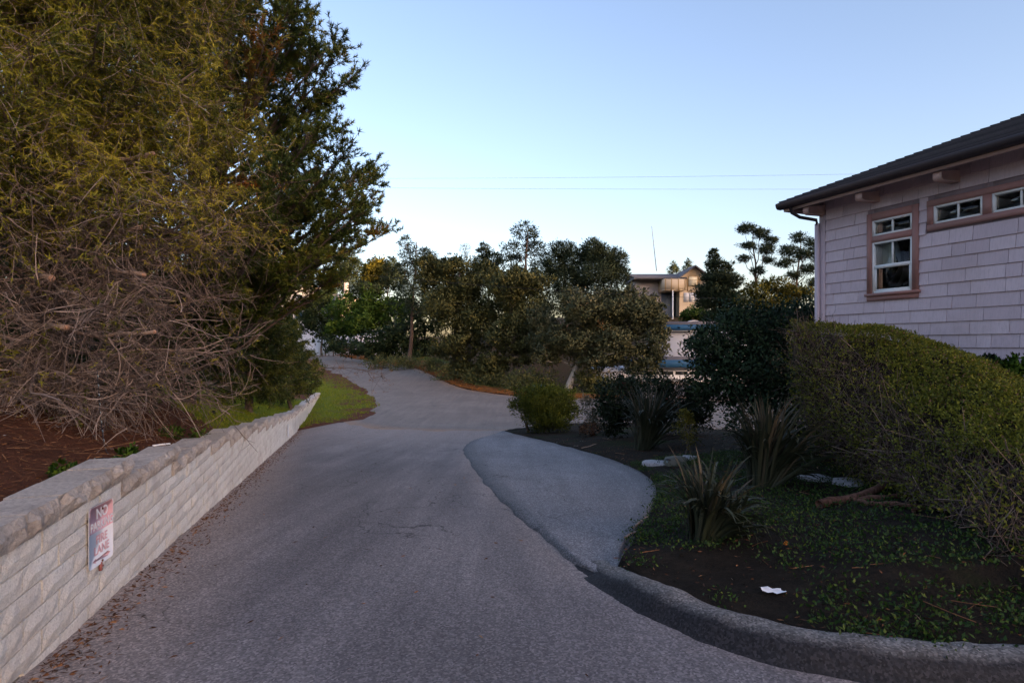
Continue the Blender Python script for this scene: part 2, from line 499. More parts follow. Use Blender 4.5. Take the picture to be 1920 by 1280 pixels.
M['stone'] = m_plain('pale_flagstone', (0.34, 0.33, 0.345), 0.85, 0.2, 0, 14, 0.45, 0.6)
M['rock'] = m_plain('grey_rock', (0.13, 0.13, 0.11), 0.9, 0.2, 0, 8, 0.4, 0.8)
M['paper'] = m_plain('white_paper', (0.78, 0.78, 0.80), 0.7, 0.2, 0, 6, 0.06)
M['black'] = m_plain('black_plastic', (0.015, 0.015, 0.017), 0.5, 0.4)
M['agave'] = m_plain('blue_green_leaf', (0.06, 0.17, 0.18), 0.5, 0.3, 0, 8, 0.3)
M['wire'] = m_plain('power_wire', (0.20, 0.22, 0.25), 0.6, 0.3)
M['yellow'] = m_plain('yellow_plastic', (0.50, 0.40, 0.04), 0.5)
M['bulb'] = m_plain('pale_bulb', (0.20, 0.26, 0.28), 0.3, 0.5)


# ------------------------------------------------------------------ land form
def wall_x(Y):
    Y = np.asarray(Y, float)
    return np.where(Y < 24, -1.81 - 0.309 * Y, -9.226 - 0.2845 * (Y - 24))


def road_z(Y):
    Y = np.asarray(Y, float)
    t = np.clip(Y - 22, 0, 10)
    z = -1.62 - 0.09 * np.minimum(Y, 22) - 0.09 * (t - t * t / 20)
    return z


def land(X, Y):
    X = np.asarray(X, float); Y = np.asarray(Y, float)
    z = road_z(np.maximum(Y, -30))
    s = X * math.sin(R(SUN_AZ)) + Y * math.cos(R(SUN_AZ))
    z = z + sm(150, 560, s) * 100                         # unseen ridge, added to keep the low sun off the foreground
    rise = 1.6 + 7.4 * sm(-22, 8, X)
    z = z + sm(52, 96, Y) * rise + sm(96, 420, Y) * 9
    z = z + sm(18, 60, X) * sm(-10, 10, Y) * 2.0
    return z


GX = np.unique(np.concatenate([np.arange(-1200, -60, 38.), np.arange(-60, -24, 2.5), np.arange(-24, 10, 0.9), np.arange(10, 60, 2.5), np.arange(60, 1200, 38.)]))
GY = np.unique(np.concatenate([np.arange(-900, -30, 30.), np.arange(-30, 0, 2.), np.arange(0, 56, 1.0), np.arange(56, 140, 2.5), np.arange(140, 1200, 40.)]))
XX, YY = np.meshgrid(GX, GY)
ZZ = land(XX, YY) - 0.22 + 0.05 * fbm(XX * 0.4, YY * 0.4) * sm(46, 60, YY)
nx, ny = len(GX), len(GY)
V = np.stack([XX, YY, ZZ], -1).reshape(-1, 3)
I = np.arange(nx * ny).reshape(ny, nx)
Q = np.stack([I[:-1, :-1], I[:-1, 1:], I[1:, 1:], I[1:, :-1]], -1).reshape(-1, 4)
ground = link('ground', mesh_np('ground', V, [Q], M['ground'], smooth=True, attrs={'grass': np.full(len(V), 0.35)}))
tag(ground, kind='structure')


def strip_sheet(name, A, B, n, mat, zf, edge=True, edge_w=0.9, extra=None, crown=0.0):
    """sheet between two polylines A and B (same count), n subdivisions across"""
    A = np.asarray(A, float); B = np.asarray(B, float)
    t = np.linspace(0, 1, n + 1)
    P = A[:, None, :] * (1 - t)[None, :, None] + B[:, None, :] * t[None, :, None]
    w = np.linalg.norm(B - A, axis=1)[:, None]
    d = np.minimum(t[None] * w, (1 - t)[None] * w)
    z = zf(P[..., 0], P[..., 1]) + crown * np.sin(np.pi * t)[None]
    V = np.concatenate([P, z[..., None]], -1).reshape(-1, 3)
    I = np.arange(len(A) * (n + 1)).reshape(len(A), n + 1)
    Q = np.stack([I[:-1, :-1], I[:-1, 1:], I[1:, 1:], I[1:, :-1]], -1).reshape(-1, 4)
    e = np.clip(1 - d / edge_w, 0, 1).ravel()
    at_ = {'edge': e, 'grass': np.zeros(len(V))}
    if extra is not None: at_.update(extra(P))
    return link(name, mesh_np(name, V, [Q], mat, smooth=True, attrs=at_))


def resample(pts, n):
    pts = np.asarray(pts, float)
    d = np.concatenate([[0], np.cumsum(np.linalg.norm(np.diff(pts, axis=0), axis=1))])
    s = np.linspace(0, d[-1], n)
    return np.stack([np.interp(s, d, pts[:, k]) for k in range(pts.shape[1])], 1)


def smooth_line(pts, n, it=2):
    P = np.asarray(pts, float)
    for _ in range(it):
        q = [P[0]]
        for a, b in zip(P[:-1], P[1:]):
            q += [0.75 * a + 0.25 * b, 0.25 * a + 0.75 * b]
        q.append(P[-1]); P = np.array(q)
    return resample(P, n)


# street behind (crosses from the right and runs away to the left)
near_e = smooth_line([(40, 26), (20, 26.5), (8, 26), (3, 26.0), (-1.0, 25.6), (-6.0, 26.0), (-9.6, 30.5), (-11.4, 42), (-14.6, 53), (-20, 65), (-27, 78), (-39, 107), (-61, 150)], 90)
far_e = smooth_line([(40, 42), (20, 42), (8, 43), (0.4, 45.0), (-4.5, 53), (-10.2, 66.7), (-16, 78), (-22, 91), (-29, 105), (-36, 122), (-58, 165)], 90)
street = strip_sheet('street', near_e, far_e, 14, M['street'], lambda x, y: land(x, y) - 0.004, edge_w=1.4, crown=0.05)
tag(street, kind='structure')

# driveway: from behind the camera down to the street; right side runs on under apron and bed
ys = np.concatenate([np.linspace(-14, 30, 130)])
dl = np.stack([wall_x(ys) - 0.02, ys], 1)
dr = np.stack([np.interp(ys, [-14, 2.2, 4, 6, 12, 22, 26, 30], [12, 9, 3.6, 2.6, 2.2, 0.5, -0.2, -1.5]), ys], 1)
def drive_z(x, y):
    return road_z(y) + 0.006 * fbm(x * 0.6, y * 0.6)
def drive_extra(P):
    x, y = P[..., 0], P[..., 1]
    d = x - wall_x(y)
    e = np.maximum(np.clip(1 - d / 1.15, 0, 1), 0.55 * np.clip(1 - np.abs(x - np.interp(y, [3, 5, 8.8, 15.6, 22], [2.2, .75, -.1, -1.2, -1.3])) / 0.5, 0, 1))
    e = np.maximum(e, 0.75 * sm(13, 27, y))
    r_ = np.interp(y, [-14, 2.2, 3.5, 5, 8.8, 15.6, 22, 30], [6, 3.4, 1.9, .75, -.1, -1.2, -1.4, -1.5])
    w_ = (x - wall_x(y)) / np.maximum(r_ - wall_x(y), 1)
    tr = np.exp(-((w_ - 0.52) / 0.16) ** 2) + 0.55 * np.exp(-((w_ - 0.82) / 0.07) ** 2)
    return {'edge': e.ravel(), 'track': (tr * sm(26, 12, y) * 0.55).ravel()}
driveway = strip_sheet('driveway', dl, dr, 60, M['asphalt'], drive_z, extra=drive_extra)
tag(driveway, kind='structure')

# apron: lighter pad of asphalt laid on the driveway beside the bed
apL = smooth_line([(0.92, 4.78), (0.70, 5.2), (0.56, 5.65), (0.26, 7.0), (-0.165, 8.8), (-0.64, 11.4), (-1.25, 15.3), (-1.58, 18.2), (-1.45, 21.5), (-0.5, 25.2)], 60)
apR = smooth_line([(1.12, 4.78), (0.99, 5.25), (1.10, 5.9), (1.80, 7.5), (2.48, 9.6), (2.72, 11.6), (2.50, 14.0), (1.9, 16.9), (0.85, 21.3), (-0.40, 25.25)], 60)
def apron_z(x, y):
    return road_z(y) + 0.05 + 0.012 * fbm(x * 1.1, y * 1.1)
Pt = np.linspace(0, 1, 25)
P = apL[:, None] * (1 - Pt)[None, :, None] + apR[:, None] * Pt[None, :, None]
wob = 0.04 * fbm(P[:, :, 1] * 3.1, P[:, :, 0] * 0.0 + 3, 4)
P[:, 0, 0] += wob[:, 0]
z = apron_z(P[..., 0], P[..., 1]) - 0.045 * np.clip(1 - Pt / 0.08, 0, 1)[None] ** 1.5 + 0.03 * sm(0.6, 1, Pt)[None]
V = np.concatenate([P, z[..., None]], -1)
low = V.copy(); 
skirt = np.concatenate([V[:, :1] + np.array([-0.015, 0, -0.10]), V, V[:, -1:] + np.array([0.02, 0, -0.2])], 1)
I = np.arange(skirt.shape[0] * skirt.shape[1]).reshape(skirt.shape[:2])
Q = np.stack([I[:-1, :-1], I[:-1, 1:], I[1:, 1:], I[1:, :-1]], -1).reshape(-1, 4)
eg = np.zeros(skirt.shape[:2]); eg[:, :4] = 0.7; eg[:, 1:3] = 1.0; eg[:, -4:] = 0.7
apron = link('apron_pavement', mesh_np('apron_pavement', skirt.reshape(-1, 3), [Q], M['apron'], smooth=True, attrs={'edge': eg.ravel()}))
tag(apron, kind='structure')

# kerb: rounded raised edge sweeping round the near end of the bed
kin = smooth_line([(9.0, 3.05), (5.0, 3.2), (3.1, 3.33), (2.1, 3.46), (1.55, 3.80), (1.18, 4.42), (0.95, 5.15), (0.90, 5.55)], 110)
tg = norm(np.gradient(kin, axis=0)); nr = np.stack([tg[:, 1], -tg[:, 0]], 1)
side = np.sign(np.sum(nr * (np.array([2.6, 5.0]) - kin), axis=1))[:, None]
nr = nr * np.where(side > 0, -1, 1)          # points out of the bed, to the road
end = np.linspace(0, 1, 110)
ht = 0.155 * (1 - 0.72 * sm(0.86, 1.0, end)) + 0.008 * fbm(end * 30, end * 0)
prof = [(-0.10, -0.12), (-0.07, 0.84), (-0.02, 0.98), (0.06, 1.0), (0.12, 0.93), (0.165, 0.72), (0.195, 0.4), (0.225, 0.10), (0.28, -0.12)]
KV = []
for i in range(110):
    wd = 1.0 + 0.05 * fbm(end[i] * 22, 3.0)
    for (o, h) in prof:
        p = kin[i] + nr[i] * o * wd * 1.18
        KV.append([p[0], p[1], float(road_z(p[1])) + h * ht[i] + 0.012 * float(fbm(p[0] * 7, p[1] * 7)) * (h > 0)])
I = np.arange(110 * len(prof)).reshape(110, len(prof))
Q = np.stack([I[:-1, :-1], I[:-1, 1:], I[1:, 1:], I[1:, :-1]], -1).reshape(-1, 4)
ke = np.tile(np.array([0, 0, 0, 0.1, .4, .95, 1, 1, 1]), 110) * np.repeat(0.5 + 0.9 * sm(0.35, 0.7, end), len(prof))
kerb = link('kerb', mesh_np('kerb', np.array(KV), [Q], M['kerb'], smooth=True, attrs={'edge': ke}))
tag(kerb, kind='structure')

# garden bed: follows kerb, then the apron's right side, then the street
bedL = np.concatenate([kin[:-4] + nr[:-4] * 0.0, apR[6:] + np.array([0.0, 0]), [(1.2, 27.6), (4, 28.9)]])
bedL = resample(bedL, 150)
tgt = np.stack([np.interp(np.linspace(0, 1, 150), [0, .3, .55, .8, 1], [10, 8.5, 8.5, 9, 9]), np.interp(np.linspace(0, 1, 150), [0, .3, .55, .8, 1], [4.2, 5.5, 11, 20, 28.9])], 1)
def bed_rise(x, y):
    k = np.interp(y, [3, 4.2, 5.2, 7.5, 9.8, 14, 21, 28], [2.2, 1.25, .95, 1.8, 2.5, 2.5, 0.9, 0.0])
    d = np.clip(x - k, 0, 10)
    d = np.where(y < 4.2, np.minimum(d, np.clip(y - 3.35, 0, 9) * 1.4), d)
    return 0.10 + 0.115 * np.minimum(d, 3.2) * sm(30, 14, y) + 0.035 * fbm(x * 1.7, y * 1.7)
def bed_z(x, y):
    return road_z(y) + bed_rise(x, y)
t = np.linspace(0, 1, 50) ** 1.3
P = bedL[:, None] * (1 - t)[None, :, None] + tgt[:, None] * t[None, :, None]
V = np.concatenate([P, bed_z(P[..., 0], P[..., 1])[..., None]], -1)
V[:, 0, 2] -= 0.10
I = np.arange(150 * 50).reshape(150, 50)
Q = np.stack([I[:-1, :-1], I[:-1, 1:], I[1:, 1:], I[1:, :-1]], -1).reshape(-1, 4)
bed = link('garden_bed', mesh_np('garden_bed', V.reshape(-1, 3), [Q], M['bed'], smooth=True, attrs={'grass': (0.25 + 0.3 * fbm(V[..., 0], V[..., 1])).ravel()}))
tag(bed, kind='structure')

# embankment held by the block wall on the left
CH = 0.152
def cap_i(Y):
    Y = np.asarray(Y, float)
    a = np.floor((Y - 4.83) / 1.65) + 1
    b = 13 + np.floor((Y - 24.63) / 3.7)
    return np.where(Y < 24.63, np.maximum(a, 0), b)
def cap_top(Y): return -0.985 - CH * cap_i(Y)
def cap_smooth(Y): return np.interp(Y, [-12, 4, 24.6, 45, 60], [-0.985, -0.985 - 0.0, -0.985 - CH * 12.2, -3.70, -4.02])
def bank_rise(d, Y):
    s = np.interp(Y, [0, 10, 18, 28, 45, 60], [0.30, 0.30, 0.33, 0.24, 0.06, 0.02])
    return s * np.minimum(d, 5) + 0.12 * s * np.clip(d - 5, 0, 60)
def bank_z(x, y):
    d = np.maximum((wall_x(y) - x) * 0.955 - 0.3, 0)
    return cap_smooth(y) - 0.17 + bank_rise(d, y) + 0.06 * fbm(x * 1.3, y * 1.3) * np.clip(d, 0, 1)
by = np.concatenate([np.arange(-10, 46, 0.25)])
bt = np.concatenate([np.arange(0, 7, 0.22), np.arange(7, 40, 2.0)])
BX = wall_x(by)[:, None] - 0.24 - bt[None] / 0.955
BY = np.broadcast_to(by[:, None], BX.shape)
BZ = bank_z(BX, BY)
gr = sm(0.0, 2.0, BY - 10.3 - 1.75 * bt[None] + 0.6 * fbm(BX, BY)) * sm(40, 33, BY) * sm(11, 8, bt)[None]
V = np.stack([BX, BY, BZ], -1)
I = np.arange(V.shape[0] * V.shape[1]).reshape(V.shape[:2])
Q = np.stack([I[:-1, :-1], I[:-1, 1:], I[1:, 1:], I[1:, :-1]], -1).reshape(-1, 4)[:, ::-1]
bank = link('embankment', mesh_np('embankment', V.reshape(-1, 3), [Q], M['bank'], smooth=True, attrs={'grass': gr.ravel()}))
tag(bank, kind='structure')

# grass verge at the end of the wall, and the needle-strewn verge across the street
vgA = smooth_line([(-9.8, 25.8), (-9.7, 27.6), (-8.6, 31.6), (-8.0, 34.6), (-9.6, 40), (-13.3, 53), (-18.8, 65), (-25.8, 78), (-37, 105)], 80)
vgA[4:, 0] += 0.45 * fbm(vgA[4:, 1] * 0.45, vgA[4:, 1] * 0 + 2, 4)
vgB = resample([(-10.2, 25.8), (-12.5, 35), (-15.6, 45.5), (-20, 54), (-26, 65), (-34, 80), (-50, 108)], 80)
verge = strip_sheet('grass_verge', vgA, vgB, 14, M['bank'], lambda x, y: land(x, y) + 0.012 + 0.06 * np.linspace(0, 1, 15)[None] ** .5 * (1 + .5 * fbm(x, y)), extra=lambda P: {'grass': np.clip(0.25 + 0.6 * np.linspace(0, 1, 15)[None] + 0.25 * fbm(P[..., 0] * .7, P[..., 1] * .7), 0, 1).ravel()})
tag(verge, kind='structure')
fvA = far_e
fvB = resample(np.array([(40, 47), (20, 47), (9, 48), (2.5, 50.0), (-2, 57), (-7, 69), (-12, 80), (-18, 93), (-25, 108), (-31, 126), (-50, 170)]), 90)
fverge = strip_sheet('needle_verge', fvA, fvB, 8, M['verge'], lambda x, y: land(x, y) + 0.06 + 0.05 * fbm(x, y), extra=lambda P: {'grass': np.clip(0.0 + 0.75 * np.linspace(0, 1, 9)[None] + 0.25 * fbm(P[..., 0] * .5, P[..., 1] * .5), 0, 1).ravel()})
tag(fverge, kind='structure')


# ------------------------------------------------------------------ retaining wall of split-face blocks
def block_mesh(name, L, D, H, mat, rough, nx=6, nz=3, seed=0):
    """a block: x along the wall, -y the visible face, origin at its lower middle on the face line"""
    r = np.random.default_rng(seed)
    xs = np.linspace(-L / 2, L / 2, nx + 1); zs = np.linspace(0, H, nz + 1)
    X, Z = np.meshgrid(xs, zs)
    Yf = rough * (r.random(X.shape) - 0.5) * 2
    bev = np.maximum(np.abs(X) - (L / 2 - 0.001), 0) > 0
    bz = (Z < 1e-6) | (Z > H - 1e-6)
    Yf = np.where(bev | bz, np.abs(Yf) + 0.006 + rough * 0.5, Yf)
    front = np.stack([X, Yf, Z], -1).reshape(-1, 3)
    n = len(front)
    back = np.array([[-L / 2, D, 0], [L / 2, D, 0], [L / 2, D, H], [-L / 2, D, H]])
    I = np.arange(n).reshape(nz + 1, nx + 1)
    Q = np.stack([I[:-1, :-1], I[:-1, 1:], I[1:, 1:], I[1:, :-1]], -1).reshape(-1, 4).tolist()
    fs = [Q]
    P = []
    P.append(list(I[-1]) + [n + 2, n + 3])               # top
    P.append(list(I[0][::-1]) + [n + 0, n + 1])
    P.append([I[k][0] for k in range(nz, -1, -1)] [::-1] + [n + 3, n + 0])
    P.append([I[k][-1] for k in range(nz + 1)][::-1] + [n + 1, n + 2])
    V = np.concatenate([front, back])
    me = bpy.data.meshes.new(name)
    me.from_pydata(V.tolist(), [], [list(map(int, f)) for f in Q] + [list(map(int, f)) for f in P] + [[n, n + 3, n + 2, n + 1]])
    me.materials.append(mat)
    return me


BL = 0.45
block_meshes = [block_mesh('block', BL - 0.012, 0.28, CH - 0.010, M['block'], 0.006, 5, 2, k) for k in range(6)]
half_meshes = [block_mesh('block', BL / 2 - 0.007, 0.28, CH - 0.006, M['block'], 0.006, 3, 2, k + 20) for k in range(3)]
cap_meshes = [block_mesh('cap_stone', BL - 0.016, 0.33, CH, M['cap'], 0.026, 6, 3, k + 40) for k in range(7)]
wall = empty('retaining_wall', (float(wall_x(4)), 4, float(road_z(4))))
tag(wall, 'pale split-face block retaining wall stepping down beside the driveway', 'wall')
wroot = Vector(wall.location)


# arc length parameter along the wall
wy = np.linspace(-4, 45, 2000)
wp = np.stack([wall_x(wy), wy], 1)
ws = np.concatenate([[0], np.cumsum(np.linalg.norm(np.diff(wp, axis=0), axis=1))])
def wpt(s):
    y = np.interp(s, ws, wy); return float(wall_x(y)), float(y)
def wang(s):
    y = np.interp(s, ws, wy)
    return math.atan2(1.0, -0.309 if y < 24 else -0.2845)

items = []      # (depth, mesh, loc, rz)
z00 = -0.985 + CH * 12 - CH * 60
kmax = 70
for k in range(kmax):
    z0 = z00 + k * CH
    s = 0.0 if k % 2 else -BL / 2
    while s < ws[-1]:
        sc_ = s + BL / 2
        x, y = wpt(min(max(sc_, 0), ws[-1]))
        top = float(cap_top(y)); gz = float(road_z(y))
        if z0 + CH > gz + 0.01 and sc_ < ws[-1]:
            off = random.uniform(-0.004, 0.004)
            a = wang(sc_)                 # local -y faces the road (+x)
            if z0 + CH < top - 0.5 * CH:
                items.append((y, random.choice(block_meshes), 'block', x - off, y, z0, a))
            elif z0 + CH < top + 0.5 * CH:
                items.append((y, random.choice(cap_meshes), 'cap_stone', x + 0.035 + off * 2, y, z0, a))
        s += BL
items.sort(key=lambda it: it[0])
vis = [it for it in items if it[0] > 2.0]
blk = [it for it in items if it[2] == 'block' and it[0] > 1.9][:298]
blk_ids = {id(it) for it in blk}
rest_g = Geo()
for it in items:
    y, me, nm, x, yy, z0, a = it
    rot = a
    if nm == 'cap_stone' or id(it) in blk_ids:
        o = link(nm, me, wall)
        o.location = Vector((x, yy, z0)) - wroot
        o.rotation_euler = (0, random.uniform(-0.004, 0.004) if nm == 'block' else random.uniform(-0.006, 0.006), rot)
        if nm == 'cap_stone': o.scale = (1, 1 + random.uniform(-0.05, 0.08), 1 + random.uniform(-0.02, 0.05))
    else:
        vv = np.empty(len(me.vertices) * 3, dtype=np.float32); me.vertices.foreach_get('co', vv); vv = vv.reshape(-1, 3)
        c, s_ = math.cos(rot), math.sin(rot)
        W = np.stack([vv[:, 0] * c - vv[:, 1] * s_ + x, vv[:, 0] * s_ + vv[:, 1] * c + yy, vv[:, 2] + z0], 1) - np.array(wroot)
        b0 = rest_g.n
        rest_g.add(W, var=random.random())
        for p in me.polygons:
            vs = list(p.vertices)
            if len(vs) == 4: rest_g.Q.append(np.array([vs]) + b0)
            else:
                for i in range(1, len(vs) - 1): rest_g.T.append(np.array([[vs[0], vs[i], vs[i + 1]]]) + b0)
ro = rest_g.build('block_courses', M['block'], wall)
tag(ro, kind='stuff')


# ------------------------------------------------------------------ signs on the wall
def text_obj(name, txt, size, mat, parent, loc, sx=1.0):
    c = bpy.data.curves.new(name, 'FONT')
    c.body = txt; c.size = size; c.align_x = 'CENTER'; c.align_y = 'CENTER'; c.extrude = 0.0006
    c.offset = size * 0.018
    c.materials.append(mat)
    tmp = link(name, c)
    bpy.context.view_layer.update()
    me = bpy.data.meshes.new_from_object(tmp.evaluated_get(bpy.context.evaluated_depsgraph_get()))
    bpy.data.objects.remove(tmp); bpy.data.curves.remove(c)
    o = link(name, me, parent, loc)
    o.rotation_euler = (R(90), 0, 0)
    o.scale = (sx, 1, 1)
    return o


def rounded(w, h, r, n=5):
    pts = []
    for cx, cz, a0 in ((w / 2 - r, h / 2 - r, 0), (-w / 2 + r, h / 2 - r, 90), (-w / 2 + r, -h / 2 + r, 180), (w / 2 - r, -h / 2 + r, 270)):
        for i in range(n):
            a = R(a0 + 90 * i / (n - 1)); pts.append((cx + r * math.cos(a), cz + r * math.sin(a)))
    return pts


def make_sign(name, label, Y, zc, W, H, yaw, full=True):
    x = float(wall_x(Y)) + 0.03; ang = math.atan2(1.0, -0.309)
    # local +x runs along the wall towards the viewer's right when read from the road, -y faces the road
    root = empty(name, (x, Y, zc), ang + yaw)
    tag(root, label, 'sign')
    g = Geo(); g.prism(rounded(W, H, 0.03), 1, -0.002, 0.002); g.build('plate', M['signwhite'], root)
    if full:
        g = Geo(); g.prism([(-W / 2 + .012, 0.03), (W / 2 - .012, 0.03), (W / 2 - .012, H / 2 - .03), (W / 2 - .03, H / 2 - .012), (-W / 2 + .03, H / 2 - .012), (-W / 2 + .012, H / 2 - .03)], 1, -0.0042, -0.0022)
        g.build('red_panel', M['signred'], root)
        text_obj('lettering', 'NO', 0.105, M['signwhite'], root, (0, -0.0062, 0.158), 1.0)
        text_obj('lettering', 'PARKING', 0.088, M['signwhite'], root, (0, -0.0062, 0.072), 0.86)
        text_obj('lettering', 'FIRE', 0.088, M['signred'], root, (0, -0.0042, -0.035), 1.0)
        text_obj('lettering', 'LANE', 0.088, M['signred'], root, (0, -0.0042, -0.115), 1.0)
        g = Geo(); w = W * 0.36; z = -0.183
        g.prism([(-w, z), (-w + .04, z + .018), (-w + .04, z + .008), (w - .04, z + .008), (w - .04, z + .018), (w, z), (w - .04, z - .018), (w - .04, z - .008), (-w + .04, z - .008), (-w + .04, z - .018)], 1, -0.0040, -0.0022)
        g.build('arrow', M['signred'], root)
        for zz in (H / 2 - 0.045, -H / 2 + 0.022):
            g = Geo(); g.tube([(0, -0.0065, zz), (0, -0.013, zz)], 0.009, 8); g.build('bolt', M['bolt'], root)
        g = Geo(); g.box(-0.012, 0.012, -0.004, 0.012, -H / 2 - 0.055, -H / 2 + 0.01); g.box(-0.006, 0.022, -0.008, 0.01, -H / 2 - 0.03, -H / 2 - 0.018)
        g.build('bracket', M['rust'], root)
    return root


make_sign('no_parking_sign', 'faded pink and white fire lane sign on the near end of the block wall', 4.31, -1.415, 0.345, 0.46, R(-7))
make_sign('small_sign', 'small plain white sign plate far along the block wall', 21.0, float(cap_top(21.0)) - 0.62, 0.30, 0.46, 0, full=False)


# ------------------------------------------------------------------ house on the right
HC = (6.1, 11.2)
house = empty('shingle_house', (HC[0], HC[1], 0.0), math.atan2(-0.932, 0.3626))
tag(house, 'mauve shingled house with terracotta window trim and dark roof at right', 'house')
WT = 2.86            # wall top
WB = -2.6            # wall foot
HL = 9.0             # wall length
g = Geo(); g.box(0, HL, 0.03, 0.2, WB, WT); g.box(0.0, 0.2, 0.2, 8.0, WB, WT); g.box(0.2, HL, 7.8, 8.0, WB, WT); g.box(HL - 0.2, HL, 0.2, 7.8, WB, WT)
# cut openings by building the front wall from strips instead
g = Geo()
openings = [(1.06, 1.77, 0.93, 1.84), (1.06, 1.77, 1.95, 2.23), (2.106, 2.813, 1.965, 2.26), (2.93, 3.64, 1.965, 2.26), (3.76, 4.46, 1.965, 2.26)]
xs = sorted({0, HL} | {o[0] for o in openings} | {o[1] for o in openings})
zs = sorted({WB, WT} | {o[2] for o in openings} | {o[3] for o in openings})
for xa, xb in zip(xs[:-1], xs[1:]):
    for za, zb in zip(zs[:-1], zs[1:]):
        xm, zm = (xa + xb) / 2, (za + zb) / 2
        if not any(o[0] < xm < o[1] and o[2] < zm < o[3] for o in openings):
            g.box(xa, xb, 0.0, 0.14, za, zb)
g.build('wall', M['wallback'], house)
g = Geo(); g.box(0.0, 0.14, 0.142, 8.0, WB, WT - .002); g.build('wall', M['wallback'], house)
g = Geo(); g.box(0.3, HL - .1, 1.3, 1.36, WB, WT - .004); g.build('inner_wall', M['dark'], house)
# shingles, course by course
sh = Geo()
u = np.array([[0, 0, 0], [1, 0, 0], [1, -0.027, 0], [0, -0.027, 0], [0, 0, 1], [1, 0, 1], [1, -0.004, 1], [0, -0.004, 1]], float)
shm = bpy.data.meshes.new('shingle')
shm.from_pydata(u.tolist(), [], [[0, 1, 2, 3], [3, 2, 6, 7], [0, 3, 7, 4], [1, 5, 6, 2], [4, 7, 6, 5]])
shm.materials.append(M['shingle'])
EXPO = 0.2055
blocked = [(0.966, 1.87, 0.80, 2.36), (2.01, 4.6, 1.87, 2.36)]
zc = 0.795 - 12 * EXPO
rs = random.Random(3)
ci = 0
while zc < WT - 0.01:
    zt = min(zc + EXPO, WT)
    # spans free of the trim
    spans = [(0.10, 5.6)]
    for b in blocked:
        if zc < b[3] - 0.02 and zt > b[2] + 0.02:
            ns = []
            for a0, a1 in spans:
                if b[0] > a0 and b[1] < a1: ns += [(a0, b[0]), (b[1], a1)]
                elif b[0] <= a0 < b[1]: ns.append((b[1], a1))
                elif b[0] < a1 <= b[1]: ns.append((a0, b[0]))
                else: ns.append((a0, a1))
            spans = [sp for sp in ns if sp[1] - sp[0] > 0.03]
    for a0, a1 in spans:
        x = a0 - rs.uniform(0, 0.2)
        while x < a1:
            w = rs.choice([0.2, 0.26, 0.33, 0.4, 0.5, 0.56]) * rs.uniform(0.92, 1.08)
            xa, xb = max(x, a0), min(x + w, a1)
            if xb - xa > 0.03:
                o = link('shingle', shm, house)
                o.location = (xa + 0.003, -0.002 + rs.uniform(-0.0015, 0.0015), zc + rs.uniform(-0.002, 0.002))
                o.scale = (xb - xa - 0.006, 1.0 + rs.uniform(-.1, .1), zt - zc + 0.012)
            x += w
    zc += EXPO; ci += 1
g = Geo(); g.box(-0.03, 0.095, -0.035, 0.0, WB, WT - .01); g.build('corner_board', M['shingle'], house)


def win_unit(x0, x1, z0, z1, name='window', sash=None, muntin=True, blind=False):
    """white frame with panes set back in the opening"""
    f = Geo(); t = 0.035
    f.box(x0, x0 + t, -0.03, 0.07, z0, z1); f.box(x1 - t, x1, -0.03, 0.07, z0, z1)
    f.box(x0 + t, x1 - t, -0.03, 0.07, z0, z0 + t); f.box(x0 + t, x1 - t, -0.03, 0.07, z1 - t, z1)
    w = f.build(name, M['white'], house)
    xm = (x0 + x1) / 2
    zlo = sash if sash else z0
    if muntin:
        m = Geo(); m.box(xm - .011, xm + .011, -0.012, 0.02, zlo + (0.03 if sash else t), z1 - t); m.build('muntin', M['white'], w)
    if sash:
        m = Geo(); m.box(x0 + t, x1 - t, -0.024, 0.03, sash - 0.03, sash + 0.03); m.build('meeting_rail', M['white'], w)
        m = Geo(); m.box(x0 + t, x0 + t + .028, -0.016, 0.018, z0 + t, sash - .03); m.box(x1 - t - .028, x1 - t, -0.016, 0.018, z0 + t, sash - .03)
        m.box(x0 + t + .028, x1 - t - .028, -0.016, 0.018, z0 + t, z0 + t + .035); m.build('lower_sash', M['white'], w)
    p = Geo(); p.box(x0 + t, x1 - t, 0.022, 0.028, z0 + t, z1 - t); p.build('pane', M['pane'], w)
    if blind:
        n = 5
        for i in range(n):
            b = Geo(); a = x0 + t + (x1 - x0 - 2 * t) * i / n; c = x0 + t + (x1 - x0 - 2 * t) * (i + 1) / n
            b.add([(a, 0.075 + .012 * (i % 2), z0), (c - .004, 0.085 - .008 * (i % 2), z0), (c - .004, 0.085 - .008 * (i % 2), z1 - t), (a, 0.075 + .012 * (i % 2), z1 - t)], Q=[[0, 1, 2, 3]])
            ob = b.build('blind_slat', M['blind'], w)
            if sash:
                ob.location.z = 0
    return w


# window group beside the corner
tr = lambda *b: (lambda q: (q.box(*b), q.build('trim', M['trim'], house)))(Geo())
Y0, Y1 = -0.042, -0.002
tr(0.966, 1.06, Y0, Y1, 0.93, 2.36); tr(1.77, 1.87, Y0, Y1, 0.93, 2.36)
tr(1.06, 1.77, Y0 + .003, Y1, 2.23, 2.36); tr(1.06, 1.77, Y0 + .003, Y1, 1.84, 1.95)
g = Geo(); g.box(0.94, 1.90, -0.075, -0.002, 0.885, 0.93); g.build('sill', M['trim'], house)
tr(0.966, 1.87, Y0, Y1, 0.80, 0.885)
win_unit(1.06, 1.77, 1.95, 2.23)
w_ = win_unit(1.06, 1.77, 0.93, 1.84, sash=1.40)
for i in range(6):
    b = Geo(); a = 1.1 + .63 * i / 6; c = 1.1 + .63 * (i + 1) / 6
    b.add([(a, 0.036 + .01 * (i % 2), 1.38), (c - .006, 0.046 - .01 * (i % 2), 1.38), (c - .006, 0.046 - .01 * (i % 2), 1.81), (a, 0.036 + .01 * (i % 2), 1.81)], Q=[[0, 1, 2, 3]])
    b.build('blind_slat', M['blind'], w_)
